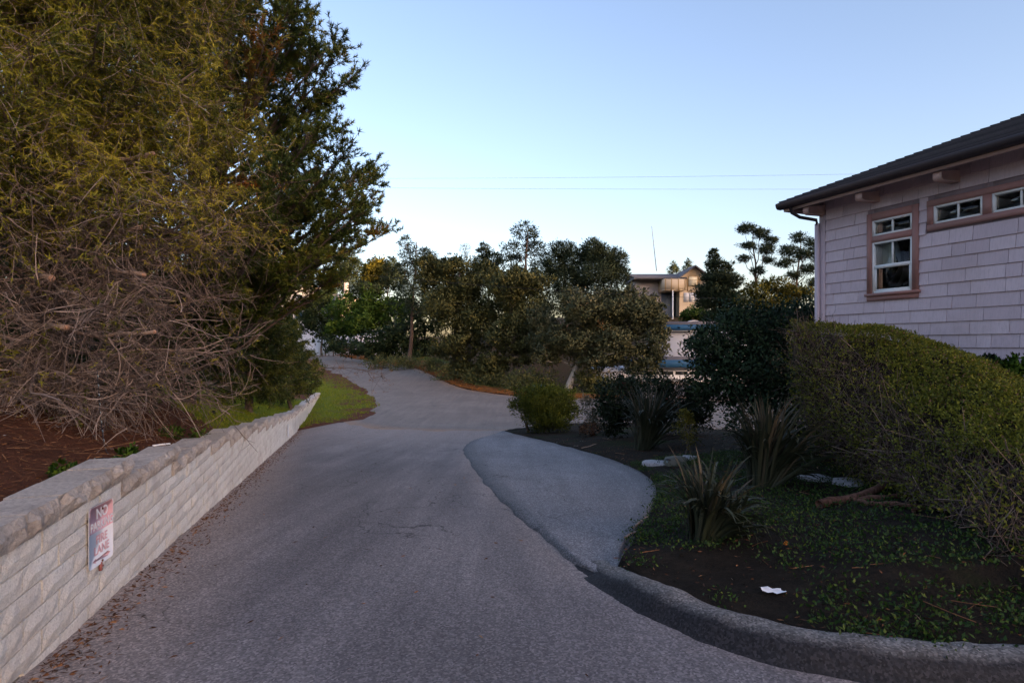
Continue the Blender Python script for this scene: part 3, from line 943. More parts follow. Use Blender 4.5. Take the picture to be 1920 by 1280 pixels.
# the long band of small windows
tr(2.01, 2.106, Y0, Y1, 1.965, 2.26); tr(2.813, 2.93, Y0, Y1, 1.965, 2.26); tr(3.64, 3.76, Y0, Y1, 1.965, 2.26); tr(4.46, 4.6, Y0, Y1, 1.965, 2.26)
tr(2.01, 4.6, Y0 - .003, Y1, 2.26, 2.36); tr(2.01, 4.6, Y0 - .003, Y1, 1.87, 1.965)
for a, c in ((2.106, 2.813), (2.93, 3.64), (3.76, 4.46)):
    win_unit(a, c, 1.965, 2.26)
# eaves: soffit, fascia, gutter, beam ends, hip roof laid in courses
OX, OY, EZ = -0.45, -0.55, 2.68
g = Geo()
g.add([(OX, OY, EZ + .06), (HL + .5, OY, EZ + .06), (HL + .5, 0.1, EZ + .24), (0.1, 0.1, EZ + .24)], Q=[[0, 1, 2, 3]])
g.add([(OX, OY, EZ + .06), (0.1, 0.1, EZ + .24), (0.1, 8.0, EZ + .24), (OX, 8.5, EZ + .06)], Q=[[0, 1, 2, 3]])
g.build('soffit', M['soffit'], house)
g = Geo(); g.box(OX + .03, HL + .5, OY + .035, OY + .06, EZ, EZ + .13); g.build('fascia', M['trimlight'], house)
g = Geo(); g.box(OX + .005, OX + .03, OY + .035, 8.5, EZ, EZ + .13); g.build('fascia', M['trimlight'], house)
g = Geo(); prof_ = [(OY + .034, EZ + .05), (OY + .034, EZ + .17), (OY - .09, EZ + .17), (OY - .10, EZ + .14), (OY - .085, EZ + .09), (OY - .05, EZ + .055)]
g.prism(prof_, 0, OX - .08, HL + .5); g.build('gutter', M['gutter'], house)
g = Geo(); prof_ = [(OX + .004, EZ + .052), (OX + .004, EZ + .168), (OX - .10, EZ + .168), (OX - .10, EZ + .09), (OX - .05, EZ + .056)]
g.prism(prof_, 1, OY + .03, 8.5); g.build('gutter', M['gutter'], house)
for bx in (0.02, 1.12, 2.42, 3.72, 5.0):
    g = Geo(); g.prism([(OY + .09, EZ - .11), (OY + .09, EZ - .005), (0.0, EZ + .06), (0.0, EZ - .13), (OY + .16, EZ - .14)], 0, bx - .055, bx + .075)
    g.build('beam_end', M['trimlight'], house)
P_ = 0.42
nC = 22
for i in range(nC):
    d0 = i * 0.19; d1 = (i + 1) * 0.19 + .02
    z0 = EZ + .185 + d0 * P_; z1 = EZ + .185 + d1 * P_ - 0.008
    g = Geo()
    a, b = (OX - .06 + d0, OY - .06 + d0), (OX - .06 + d1, OY - .06 + d1)
    g.add([(a[0], a[1], z0), (HL + .5, a[1], z0), (HL + .5, b[1], z1), (b[0], b[1], z1), (a[0], a[1], z0 - .02), (HL + .5, a[1], z0 - .02)], Q=[[0, 1, 2, 3], [4, 5, 1, 0]])
    g.add([(a[0], a[1], z0), (b[0], b[1], z1), (b[0], 8.4 - d1, z1), (a[0], 8.4 - d0, z0), (a[0], a[1], z0 - .02), (a[0], 8.4 - d0, z0 - .02)], Q=[[0, 1, 2, 3], [4, 0, 3, 5]])
    g.build('shingle_course', M['roof'], house)
g = Geo()
for i in range(40):
    d = i * 0.1; p0 = np.array([OX - .05 + d, OY - .05 + d, EZ + .20 + d * P_]); 
    g.add([p0 + (-.02, .09, -.03), p0 + (.09, -.02, -.03), p0 + (.17, .06, .012), p0 + (.06, .17, .012), p0 + (0, 0, .012), p0 + (.12, .12, .045)], Q=[[0, 4, 5, 3], [4, 1, 2, 5]], T=[[0, 1, 4]])
g.build('hip_ridge', M['roof'], house)
# downspout: from the corner of the gutter back to the wall and down
g = Geo(); g.tube([(OX + .22, OY - .03, EZ + .06), (OX + .22, OY + .02, EZ - .06), (OX + .28, OY + .16, EZ - .15), (-0.04, -.10, EZ - .21), (-0.045, -.075, EZ - .30)], 0.034, 8)
g.build('downspout', M['gutter'], house, smooth=True)
g = Geo(); g.box(-0.08, -0.005, -.10, -.038, WB, EZ - .28); g.build('downspout', M['shingle'], house)


# ------------------------------------------------------------------ vegetation builders
def curve_paths(P0, D0, L, bend, k=5):
    """N curved paths: start P0, start direction D0 (unit), length L, bend vector added with t^2"""
    t = np.linspace(0, 1, k)[None, :, None]
    return P0[:, None] + D0[:, None] * (L[:, None, None] * t) + bend[:, None] * (L[:, None, None] * t * t)


def pick(P, s):
    """points and tangents on paths P (N,k,3) at fractions s (N,)"""
    k = P.shape[1]
    f = np.clip(s, 0, 0.999) * (k - 1); i = f.astype(int); u = (f - i)[:, None]
    n = np.arange(len(P))
    a = P[n, i]; b = P[n, i + 1]
    return a * (1 - u) + b * u, norm(b - a)


def wiggly(a, b, k, amp, rng):
    a = np.asarray(a, float); b = np.asarray(b, float)
    t = np.linspace(0, 1, k)[:, None]
    p = a * (1 - t) + b * t
    w = np.cumsum(rng.normal(size=(k, 3)) * amp, axis=0)
    w = w - t * w[-1]
    return p + w


def lobes_crown(lobes, n_clumps, per, leaf_l, leaf_w, rng, clump_r=0.32, up=0.3, core=0.55, flat=1.0):
    """leaves in clumps through the outer shells of ellipsoid lobes; returns verts, quads, var"""
    vol = np.array([l[1][0] * l[1][1] * l[1][2] for l in lobes]) ** (2 / 3)
    cnt = np.maximum((n_clumps * vol / vol.sum()).astype(int), 4)
    C = []; Dv = []; out = []; var = []
    for (c, r), n in zip(lobes, cnt):
        c = np.asarray(c, float); r = np.asarray(r, float)
        d = norm(rng.normal(size=(n, 3)))
        rad = core + (1 - core) * rng.random(n) ** 0.7
        bump = 1 + 0.22 * np.sin(d[:, 0] * 5 + c[0]) * np.sin(d[:, 1] * 4 + c[1]) + 0.16 * np.sin(d[:, 2] * 7 + c[2] * 3) + rng.normal(size=n) * 0.07
        cc = c + d * r * (rad * bump)[:, None]
        cr = clump_r * r.mean() * (0.55 + 0.8 * rng.random(n))
        m = per
        off = rng.normal(size=(n, m, 3)) * 0.5
        off[..., 2] *= flat
        P = cc[:, None] + off * cr[:, None, None]
        dirs = norm(off + d[:, None] * 0.7 + np.array([0, 0, up]) + rng.normal(size=(n, m, 3)) * 0.6)
        tone = np.clip(rng.normal(0.42, 0.2, size=(n, 1)) + 0.12 * d[:, 2:3] + rng.normal(0, 0.06, size=(n, m)), 0, 1)
        C.append(P.reshape(-1, 3)); Dv.append(dirs.reshape(-1, 3)); var.append(tone.ravel())
        out.append((norm(d / r)[:, None] * 0.8 + off * 0.55 + np.array([0, 0, 0.12])).reshape(-1, 3))
    C = np.concatenate(C); Dv = np.concatenate(Dv); var = np.concatenate(var)
    N = len(C)
    Ls = leaf_l * (0.6 + 0.8 * rng.random(N)); Ws = leaf_w * (0.6 + 0.8 * rng.random(N))
    V, Q = leaves(C, Dv, Ls, Ws)
    O = norm(np.concatenate(out) + rng.normal(size=(N, 3)) * 0.22)
    W4 = V.reshape(N, 4, 3)
    fn = np.cross(W4[:, 1] - W4[:, 0], W4[:, 3] - W4[:, 0])
    flip = np.sum(fn * O, axis=1) < 0
    Q[flip] = Q[flip][:, ::-1]
    return V, Q, np.repeat(var, 4), np.repeat(O, 4, axis=0)


def tree(name, label, cat, base, lobes, leaf, mat, bark, trunk_r=0.2, clumps=400, per=28, seed=0, group=None, fork=0.35, clump_r=0.32, up=0.3, core=0.55, flat=1.0, trunk_top=None, twigs=True, sub=0):
    """a tree or shrub: trunk with limbs to every lobe, and a crown of leaf clumps"""
    rng = np.random.default_rng(seed)
    base = np.asarray(base, float)
    root = empty(name, tuple(base)); tag(root, label, cat, group)
    L = [(np.asarray(c, float) - base, np.asarray(r, float)) for c, r in lobes]
    cen = np.mean([c for c, r in L], axis=0)
    top = np.asarray(trunk_top, float) - base if trunk_top is not None else np.array([cen[0] * 0.6, cen[1] * 0.6, max(c[2] for c, r in L)])
    g = Geo()
    tp = wiggly((0, 0, -0.15), top, 9, 0.035 * np.linalg.norm(top) ** 0.7, rng)
    rr = trunk_r * np.linspace(1.15, 0.22, 9); rr[0] *= 1.25
    g.tube(tp, rr, 9)
    g.build('trunk', bark, root, smooth=True)
    g = Geo()
    for c, r in L:
        f = np.clip(fork + 0.5 * rng.random(), 0.1, 0.9) 
        h = np.clip((c[2] * 0.75) / max(top[2], 0.1), 0.12, 0.95) * 8
        i = int(h); u = h - i
        p0 = tp[i] * (1 - u) + tp[min(i + 1, 8)] * u
        k = 7
        pp = wiggly(p0, c, k, 0.05 * np.linalg.norm(c - p0) ** 0.6, rng)
        r0 = trunk_r * 0.42 * (1 - 0.6 * h / 8) + 0.01
        g.tube(pp, np.linspace(r0, r0 * 0.3, k), 6, cap=False)
        if twigs:
            n = 10
            e = c + norm(rng.normal(size=(n, 3))) * r * 0.85
            s = pp[rng.integers(3, k, n)]
            mid = (s + e) / 2 + rng.normal(size=(n, 3)) * r * 0.08
            V, Q = tubes(np.stack([s, mid, e], 1), np.stack([np.full(n, r0 * .3), np.full(n, r0 * .2), np.full(n, r0 * .1)], 1), 4)
            g.add(V, Q=Q)
    g.build('limbs', bark, root, smooth=True)
    Lc = L
    if sub:
        Lc = []
        for c, r in L:
            d = norm(rng.normal(size=(sub, 3)) + np.array([0, -0.25, 0.15]))
            Lc.append((c, r * 0.8))
            for k_ in range(sub):
                Lc.append((c + d[k_] * r * (0.62 + 0.2 * rng.random()), r * (0.36 + 0.24 * rng.random())))
    V, Q, var, O = lobes_crown(Lc, clumps, per, leaf[0], leaf[1], rng, clump_r, up, core, flat)
    g = Geo(); g.add(V, Q=Q, var=var)
    co = g.build('crown', mat, root, smooth=True)
    co.data.normals_split_custom_set_from_vertices(O.astype(np.float32))
    return root


def conifer(name, label, base, H, radius, z_low, n_prim, n_sec, n_ter, mat, seed, green, lift=(-0.3, 0.25), az_bias=None, trunk_r=0.2, need_l=0.045, need_w=0.007, per_ter=22, per_sec=26, sec_len=(0.4, 1.0), ter_len=(0.12, 0.4), twig_r=1.0, tone=0.45, lean=(0, 0), extra_parts=None, droop=0.35, ter_tw=0.0):
    """conifer of limbs, side branches and twigs; green(pos)->probability that a twig bears needles"""
    rng = np.random.default_rng(seed)
    root = empty(name, tuple(base)); tag(root, label, 'tree')
    g = Geo()
    k = 12
    tz = np.linspace(-0.2, H, k)
    tp = np.stack([lean[0] * tz / H + 0.03 * rng.normal(size=k), lean[1] * tz / H + 0.03 * rng.normal(size=k), tz], 1)
    g.tube(tp, trunk_r * np.linspace(1.15, 0.12, k), 10)
    g.build('trunk', M['barkA'], root, smooth=True)
    # primaries
    N = n_prim
    z = z_low + (H * 0.985 - z_low) * rng.random(N) ** 1.05
    if az_bias is not None:
        a = np.where(rng.random(N) < az_bias[1], az_bias[0] + rng.normal(0, 0.85, N), rng.random(N) * 2 * np.pi)
    else: a = rng.random(N) * 2 * np.pi
    Lp = radius(z) * (0.72 + 0.36 * rng.random(N))
    D = np.stack([np.cos(a), np.sin(a), lift[0] + (lift[1] - lift[0]) * rng.random(N)], 1)
    bend = np.stack([-np.sin(a), np.cos(a), np.zeros(N)], 1) * rng.normal(0, 0.16, N)[:, None] + np.array([0, 0, 1.0]) * (0.05 + droop * rng.random(N))[:, None]
    P0 = np.stack([np.interp(z, tz, tp[:, 0]), np.interp(z, tz, tp[:, 1]), z], 1)
    PP = curve_paths(P0, D, Lp, bend, 7)
    PP[:, 1:-1] += rng.normal(size=(N, 5, 3)) * 0.03
    Rp = (0.010 + 0.0085 * Lp[:, None]) * np.linspace(1, 0.25, 7)[None] * twig_r
    g = Geo(); V, Q = tubes(PP, Rp, 5); g.add(V, Q=Q, var=np.repeat(0.25 + 0.5 * rng.random(N), 35))
    # secondaries
    idx = np.repeat(np.arange(N), n_sec); n2 = len(idx)
    s = 0.18 + 0.82 * rng.random(n2)
    q, tn = pick(PP[idx], s)
    sd = np.where(rng.random(n2) < 0.5, -1.0, 1.0)
    lat = norm(np.cross(tn, np.array([0, 0, 1.0]))) * sd[:, None]
    D2 = norm(tn * (0.5 + 0.6 * rng.random(n2))[:, None] + lat * (0.5 + 0.7 * rng.random(n2))[:, None] + np.stack([np.zeros(n2), np.zeros(n2), rng.normal(-0.25, 0.3, n2)], 1))
    L2 = (sec_len[0] + (sec_len[1] - sec_len[0]) * rng.random(n2)) * np.clip(1.25 - s * 0.6, 0.4, 1.1) * np.clip(Lp[idx] / 2.2, 0.25, 1.1)
    B2 = rng.normal(size=(n2, 3)) * 0.20 + np.array([0, 0, 1.0]) * rng.normal(-0.05, 0.45, n2)[:, None]
    P2 = curve_paths(q, D2, L2, B2, 5)
    P2[:, 1:] += np.cumsum(rng.normal(size=(n2, 4, 3)) * 0.016, axis=1)
    V, Q = tubes(P2, 0.0068 * twig_r * np.linspace(1, 0.4, 5)[None] * (0.6 + 0.8 * rng.random(n2))[:, None], 3)
    g.add(V, Q=Q, var=np.repeat(np.clip(0.15 + 0.55 * rng.random(n2) + 0.3 * (rng.random(n2) < .12), 0, 1), 15))
    # tertiaries
    i3 = np.repeat(np.arange(n2), n_ter); n3 = len(i3)
    s3 = 0.15 + 0.85 * rng.random(n3)
    q3, t3 = pick(P2[i3], s3)
    D3 = norm(t3 * 0.8 + rng.normal(size=(n3, 3)) * 0.75 + np.array([0, 0, -0.2]))
    L3 = ter_len[0] + (ter_len[1] - ter_len[0]) * rng.random(n3)
    P3 = curve_paths(q3, D3, L3, rng.normal(size=(n3, 3)) * 0.35, 4)
    if ter_tw:
        V, Q = ribbons(P3, ter_tw * np.linspace(1, 0.5, 4)[None] * (0.6 + 0.8 * rng.random(n3))[:, None])
        g.add(V, Q=Q, var=np.repeat(np.clip(0.1 + 0.75 * rng.random(n3), 0, 1), 8))
    tw = g.build('branches', M['twig'], root, smooth=True)
    # needles
    prim_tone = rng.normal(0, 0.24, N)
    pg = green(P3.mean(axis=1) + np.asarray(base))
    on = rng.random(n3) < pg
    pg2 = green(P2.mean(axis=1) + np.asarray(base)); on2 = rng.random(n2) < pg2
    C = []; DD = []; VR = []
    for PX, sel, m in ((P3, on, per_ter), (P2, on2, per_sec)):
        A = PX[sel]; n = len(A)
        if n == 0 or m == 0: continue
        ii = np.repeat(np.arange(n), m)
        c, t = pick(A[ii], rng.random(len(ii)))
        d = norm(t * 0.7 + rng.normal(size=(len(ii), 3)) * 0.75)
        src = (idx[i3] if PX is P3 else idx)[sel]
        base_tone = np.clip(rng.normal(tone, 0.13, n) + prim_tone[src], 0.02, 0.98)[ii]
        C.append(c); DD.append(d); VR.append(np.clip(base_tone + rng.normal(0, 0.1, len(ii)), 0, 1))
    C = np.concatenate(C); DD = np.concatenate(DD); VR = np.concatenate(VR)
    V, T = needles(C, DD, need_l * (0.6 + 0.8 * rng.random(len(C))), need_w)
    g = Geo(); g.add(V, T=T, var=np.repeat(VR, 3))
    g.build('crown', mat, root)
    return root


# ------------------------------------------------------------------ tree beside the wall, bare below and olive above
bA = at(85, 0, 8.6); bA[2] = float(bank_z(bA[0], bA[1])) - 0.05
def greenA(p):
    z = p[:, 2] + 0.25 * fbm(p[:, 0] * 1.1 + 3, p[:, 1] * 1.1 + p[:, 2])
    return np.clip(0.03 + 0.97 * sm(0.9, 2.7, z), 0, 1)
treeA = conifer('spreading_conifer', 'large conifer above the block wall, bare tangled lower branches, olive needles higher up', bA, 9.6,
                lambda z: np.interp(z, [0, 1, 5, 7.5, 9.6], [2.55, 2.75, 2.85, 2.2, 0.4]), 0.35, 225, 21, 6, M['needA'], 21, greenA,
                lift=(-0.28, 0.12), az_bias=(R(-45), 0.72), trunk_r=0.27, need_l=0.075, need_w=0.017, per_ter=15, per_sec=18, sec_len=(0.5, 1.2), ter_len=(0.12, 0.5), tone=0.6, droop=0.30, ter_tw=0.0095)
# sawn limbs with pale ends
stub = [((30, 465, 8.3), (97, 522, 7.1), .040), ((120, 285, 8.4), (288, 288, 7.7), .028), ((120, 420, 8.3), (268, 426, 7.5), .032),
        ((150, 455, 8.2), (270, 515, 7.4), .030), ((20, 585, 8.2), (126, 614, 7.1), .036), ((120, 625, 8.1), (290, 622, 7.5), .024)]
rs_ = np.random.default_rng(4)
for (a, b, r) in stub:
    p0 = at(*a) - bA; p1 = at(*b) - bA
    g = Geo(); pp = wiggly(p0, p1, 9, 0.022, rs_); pp[1:8, 2] -= 0.09 * np.sin(np.linspace(0.3, 2.8, 7))
    g.tube(pp, np.linspace(r * 1.5, r, 9) * (1 + .12 * rs_.normal(size=9)), 9)
    lb = g.build('limb', M['limb'], treeA, smooth=True)
    d = norm(pp[-1] - pp[-2]); g = Geo(); g.tube([pp[-1] + d * 0.001, pp[-1] + d * 0.006], r * 0.96, 10); g.build('cut_end', M['cut'], lb)

# ------------------------------------------------------------------ dark pine behind it
bB = at(335, 0, 15.0); bB[2] = float(bank_z(bB[0], bB[1])) - 0.1
pine = empty('dark_pine', tuple(bB)); tag(pine, 'tall dark green pine behind the bare-branched conifer, reaching over the road', 'tree')
rng = np.random.default_rng(33)
g = Geo(); k = 12; tz = np.linspace(-0.2, 13.5, k)
tpB = np.stack([0.35 * np.sin(tz * 0.35) + 0.03 * tz, 0.2 * np.cos(tz * 0.3), tz], 1)
g.tube(tpB, 0.26 * np.linspace(1.15, 0.2, k), 10); g.build('trunk', M['barkP'], pine, smooth=True)
tips = [(470, -40), (515, 25), (570, 82), (632, 108), (645, 132), (648, 170), (625, 215), (618, 262), (600, 285), (650, 305), (676, 335), (684, 345), (660, 365), (688, 414), (694, 408), (672, 440), (645, 470), (622, 505), (598, 525), (560, 548), (520, 555), (600, 430), (560, 380), (540, 460), (500, 500), (470, 540), (440, 560),
        (560, 120), (520, 90), (580, 170), (600, 140), (480, 60), (470, 120), (590, 340), (530, 420), (480, 420), (440, 480), (400, 520), (560, 240),
        (430, 60), (400, -20), (360, 80), (430, -120), (460, -100), (380, -160), (620, 400), (570, 500), (545, 330), (560, 110), (520, 510), (555, 300)]
limbP = []; br = Geo(); tuftC = []; tuftD = []; tuftV = []
for (px, py) in tips:
    for rep in range(3 if px < 560 and py > 200 else 2):
        Yt = 12.6 + rng.normal() * 1.3
        tip = at(px + rng.normal() * 9, py + rng.normal() * 9, 13.0) ; tip = tip + np.array([0, Yt - 13.0, 0]) - bB
        hz = np.clip(tip[2] - 0.45 * abs(np.hypot(tip[0], tip[1])) + rng.normal() * 0.3, 0.6, 13)
        p0 = np.array([np.interp(hz, tz, tpB[:, 0]), np.interp(hz, tz, tpB[:, 1]), hz])
        pp = wiggly(p0, tip, 8, 0.05, rng)
        L = np.linalg.norm(tip - p0)
        br.tube(pp, np.linspace(0.012 + 0.011 * L, 0.008, 8), 5, cap=False, var=0.35)
        nb = int(14 + 4 * L)
        f = 1 - 0.5 * rng.random(nb) ** 1.5
        P_b = np.repeat(pp[None], nb, 0)
        q, t = pick(P_b, f)
        D = norm(t * 0.7 + rng.normal(size=(nb, 3)) * np.array([0.75, 0.75, 0.42]) + np.array([0, 0, 0.25]))
        Lb = 0.22 + 0.42 * rng.random(nb)
        PB = curve_paths(q, D, Lb, rng.normal(size=(nb, 3)) * 0.15 + np.array([0, 0, .2]), 4)
        V, Q = tubes(PB, np.linspace(0.008, 0.004, 4)[None] * np.ones((nb, 1)), 3); br.add(V, Q=Q, var=0.3)
        ii = np.repeat(np.arange(nb), 7)
        c, tt = pick(PB[ii], 0.25 + 0.75 * rng.random(len(ii)))
        tuftC.append(c); tuftD.append(norm(tt + rng.normal(size=c.shape) * 0.45 + np.array([0, 0, 0.2])))
        tuftV.append(np.clip(rng.normal(0.52, 0.2) + rng.normal(0, 0.13, len(ii)) + (0.5 if rng.random() < 0.012 else 0), 0, 1))
br.build('branches', M['twig'], pine, smooth=True)
C = np.concatenate(tuftC); Dd = np.concatenate(tuftD); Vr = np.concatenate(tuftV)
m = 12; ii = np.repeat(np.arange(len(C)), m)
dd = norm(Dd[ii] * 0.75 + rng.normal(size=(len(ii), 3)) * 0.6)
V, T = needles(C[ii] + Dd[ii] * (0.09 * rng.random(len(ii)))[:, None], dd, 0.105 * (0.6 + 0.7 * rng.random(len(ii))), 0.021)
g = Geo(); g.add(V, T=T, var=np.repeat(Vr[ii], 3)); g.build('crown', M['needB'], pine)
# cones and one dead orange spray
g = Geo(); c = at(445, 348, 11.6) - bB
V, T = needles(c + rng.normal(size=(900, 3)) * np.array([0.42, 0.2, 0.07]), rng.normal(size=(900, 3)), 0.11, 0.013); g.add(V, T=T, var=np.repeat(rng.random(900), 3))
g.build('dead_spray', M['orange'], pine)

# ------------------------------------------------------------------ olive spruce at the end of the wall
bC = at(468, 0, 19.5); bC[2] = float(bank_z(bC[0], bC[1])) - 0.1
conifer('bushy_spruce', 'bushy olive green spruce with low sweeping branches above the grassy bank', bC, 6.0,
        lambda z: np.interp(z, [0, 1.2, 3, 5, 6.0], [1.85, 1.9, 1.35, 0.7, 0.15]), 0.75, 170, 13, 5, M['needC'], 5, lambda p: np.full(len(p), 0.95),
        lift=(-0.15, 0.3), trunk_r=0.13, need_l=0.10, need_w=0.036, per_ter=10, per_sec=14, sec_len=(0.3, 0.75), ter_len=(0.1, 0.3), tone=0.45, droop=0.3)
bC2 = at(543, 0, 27.5); bC2[2] = float(bank_z(bC2[0], bC2[1])) - 0.1
conifer('low_spruce', 'low dark spruce with branches hanging over the end of the block wall', bC2, 4.4,
        lambda z: np.interp(z, [0, 1, 2.8, 4.4], [1.75, 1.85, 1.2, 0.15]), 0.6, 90, 12, 5, M['needC'], 6, lambda p: np.full(len(p), 0.93),
        lift=(-0.2, 0.2), trunk_r=0.09, need_l=0.10, need_w=0.04, per_ter=8, per_sec=12, sec_len=(0.25, 0.6), ter_len=(0.1, 0.28), tone=0.36, droop=0.25)
bD = at(150, 0, 13.5); bD[2] = float(bank_z(bD[0], bD[1]))
tree('broad_conifer', 'broad dark conifer filling the space behind the bare-branched one', 'tree', bD,
     [(at(120, 60, 13), (1.7, 1.2, 1.5)), (at(230, -60, 13), (1.8, 1.2, 1.7)), (at(60, 260, 13.5), (1.7, 1.2, 1.4)), (at(230, 200, 13.5), (1.9, 1.2, 1.5)), (at(150, 420, 13), (2.0, 1.2, 1.3)),
      (at(20, 520, 13), (1.6, 1.2, 1.3)), (at(280, 520, 12.5), (1.9, 1.2, 1.1)), (at(180, 640, 12.5), (2.2, 1.1, 1.0)), (at(-80, 400, 13), (1.8, 1.2, 2.4)), (at(350, 60, 13.5), (.9, 1.0, 1.2)), (at(120, -160, 13), (1.9, 1.2, 1.6)), (at(360, 600, 12.5), (1.0, 0.9, 1.0)), (at(20, 680, 12), (1.6, .9, .8))],
     (0.20, 0.085), M['needB'], M['barkA'], 0.24, clumps=1300, per=30, seed=8, clump_r=0.36, up=0.1, core=0.2)
bE = at(-150, 0, 11.5); bE[2] = float(bank_z(bE[0], bE[1]))
tree('bank_thicket', 'dark thicket at the top of the bank behind the bare branches', 'shrub', bE,
     [(at(-150, 560, 11.5), (1.6, 1, 1.4)), (at(40, 640, 11.8), (1.8, .8, .9)), (at(220, 690, 11.8), (1.6, .6, .6)), (at(100, 560, 12.2), (1.8, .8, 1.0)), (at(330, 660, 12.4), (1.2, .6, .7)), (at(300, 580, 12.6), (1.3, .6, .8))],
     (0.16, 0.08), M['oakdark'], M['barkA'], 0.1, clumps=420, per=26, seed=9, clump_r=0.36, core=0.2)

# ------------------------------------------------------------------ trees across the street
GT = lambda x, y: float(land(x, y)) - 0.15
def lob(*L):
    """lobes given as (photo x, photo y, depth, half width px, half height px)"""
    out = []
    for px, py, Y, rx, rz in L:
        out.append((at(px, py, Y), (0.92 * rx / F * Y, 0.75 * rx / F * Y, 0.92 * rz / F * Y)))
    return out
def bs(px, Y):
    p = at(px, 0, Y); p[2] = GT(p[0], p[1]); return p

tree('round_crowned_tree', 'dark small-leaved tree standing in front of the white house', 'tree', bs(604, 118), lob((590, 575, 118, 30, 34), (612, 545, 118, 22, 26), (600, 610, 118, 34, 26), (575, 605, 118, 20, 28)), (0.459, 0.270), M['oakdark'], M['barkO'], 0.2, clumps=478, per=24, seed=31, sub=7)
tree('leafy_green_tree', 'bright green leafy tree at the left end of the roadside row', 'tree', bs(668, 104), lob((655, 578, 104, 40, 30), (700, 565, 104, 42, 32), (675, 610, 104, 52, 26), (735, 595, 104, 34, 34), (760, 580, 104, 28, 30), (640, 615, 104, 28, 18)), (0.459, 0.297), M['brightgreen'], M['barkO'], 0.22, clumps=812, per=24, seed=32, sub=7)
tree('shaded_oak', 'dark shaded oak with low limbs right of the bright green tree', 'tree', bs(765, 84), lob((760, 630, 84, 45, 34), (720, 645, 84, 40, 26), (800, 600, 85, 40, 42), (790, 655, 84, 36, 24), (690, 655, 84, 26, 16), (655, 650, 88, 34, 16), (625, 645, 94, 26, 18), (735, 672, 84, 40, 10)), (0.384, 0.240), M['oakdark'], M['barkO'], 0.22, clumps=725, per=24, seed=33, sub=7)
tree('wide_cypress', 'wide olive-topped cypress in the middle of the roadside row', 'tree', bs(850, 62), lob((800, 520, 63, 40, 40), (850, 515, 63, 48, 36), (900, 530, 62, 46, 42), (840, 580, 61, 60, 44), (900, 600, 60, 50, 44), (860, 650, 60, 60, 28), (935, 575, 60, 34, 50), (880, 690, 60, 44, 14)), (0.30, 0.15), M['cyp'], M['barkO'], 0.35, clumps=1750, per=24, seed=34, core=0.4, sub=7)
tree('leaning_cypress', 'drooping grey-brown cypress right of the wide one', 'tree', bs(945, 57), lob((960, 540, 57, 40, 40), (985, 590, 57, 40, 50), (950, 630, 56, 46, 40), (930, 680, 56, 40, 18), (1000, 530, 58, 36, 34), (985, 660, 56, 30, 30)), (0.28, 0.15), M['cyp'], M['barkO'], 0.3, clumps=1015, per=24, seed=35, core=0.4, sub=7)
tree('spreading_oak', 'spreading grey-green oak with a pale trunk beside the street', 'tree', bs(1066, 50), lob((1060, 640, 50, 56, 34), (1110, 590, 50, 66, 42), (1180, 600, 50, 60, 48), (1220, 645, 49, 42, 40), (1150, 660, 48.5, 70, 34), (1090, 562, 51, 54, 24), (1160, 562, 51, 56, 24), (1212, 578, 51, 34, 24), (1030, 665, 50, 32, 22), (1235, 600, 49, 24, 40), (1200, 690, 48.5, 42, 16)), (0.24, 0.15), M['oakgrey'], M['paleB'], 0.30, clumps=2175, per=24, seed=36, core=0.4, sub=7)
tree('slender_oak', 'slender bent tan trunk of a small oak left of the pale trunk', 'tree', bs(1036, 52), lob((1020, 640, 52, 30, 30), (1010, 600, 53, 34, 30)), (0.24, 0.15), M['oakgrey'], M['limb'], 0.16, clumps=319, per=24, seed=37, sub=7)
# pines and others on the skyline behind
tree('layered_pine', 'tall dark pine with layered crown, tallest on the skyline', 'tree', bs(985, 78), lob((985, 435, 78, 26, 18), (965, 470, 78, 26, 18), (1005, 468, 78, 26, 18), (955, 500, 78, 20, 18), (1015, 505, 78, 24, 20), (985, 530, 78, 34, 26), (985, 570, 76, 60, 34), (1045, 570, 76, 40, 34)), (0.42, 0.10), M['farpine'], M['barkP'], 0.3, clumps=609, per=26, seed=41, clump_r=0.36, flat=0.55)
tree('stepped_pine', 'dark stepped pine rising at the left of the skyline row', 'tree', bs(765, 80), lob((762, 455, 80, 16, 14), (775, 480, 80, 26, 18), (800, 478, 80, 20, 12), (758, 505, 80, 22, 16), (795, 510, 80, 34, 24), (790, 560, 78, 60, 34), (860, 560, 78, 50, 34)), (0.42, 0.10), M['farpine'], M['barkP'], 0.26, clumps=478, per=26, seed=42, clump_r=0.36, flat=0.55)
tree('small_pine', 'small pale-topped pine between the dead snag and the tallest pine', 'tree', bs(912, 82), lob((908, 470, 82, 12, 12), (900, 492, 82, 18, 14), (926, 488, 82, 18, 14), (912, 515, 82, 30, 20)), (0.42, 0.10), M['farpine'], M['barkP'], 0.2, clumps=319, per=24, seed=43, clump_r=0.36, flat=0.6)
tree('dead_snag', 'thin nearly leafless grey tree poking above the row', 'tree', bs(872, 84), lob((872, 470, 84, 10, 14), (868, 490, 84, 8, 10)), (0.35, 0.06), M['oakgrey'], M['barkO'], 0.1, clumps=37, per=10, seed=44)
tree('rounded_pine', 'rounded dark pine right of the tallest pine', 'tree', bs(1062, 76), lob((1052, 470, 76, 24, 16), (1075, 490, 76, 26, 26), (1040, 500, 76, 24, 22), (1065, 530, 76, 40, 26)), (0.40, 0.10), M['farpine'], M['barkP'], 0.25, clumps=522, per=26, seed=45, clump_r=0.36)
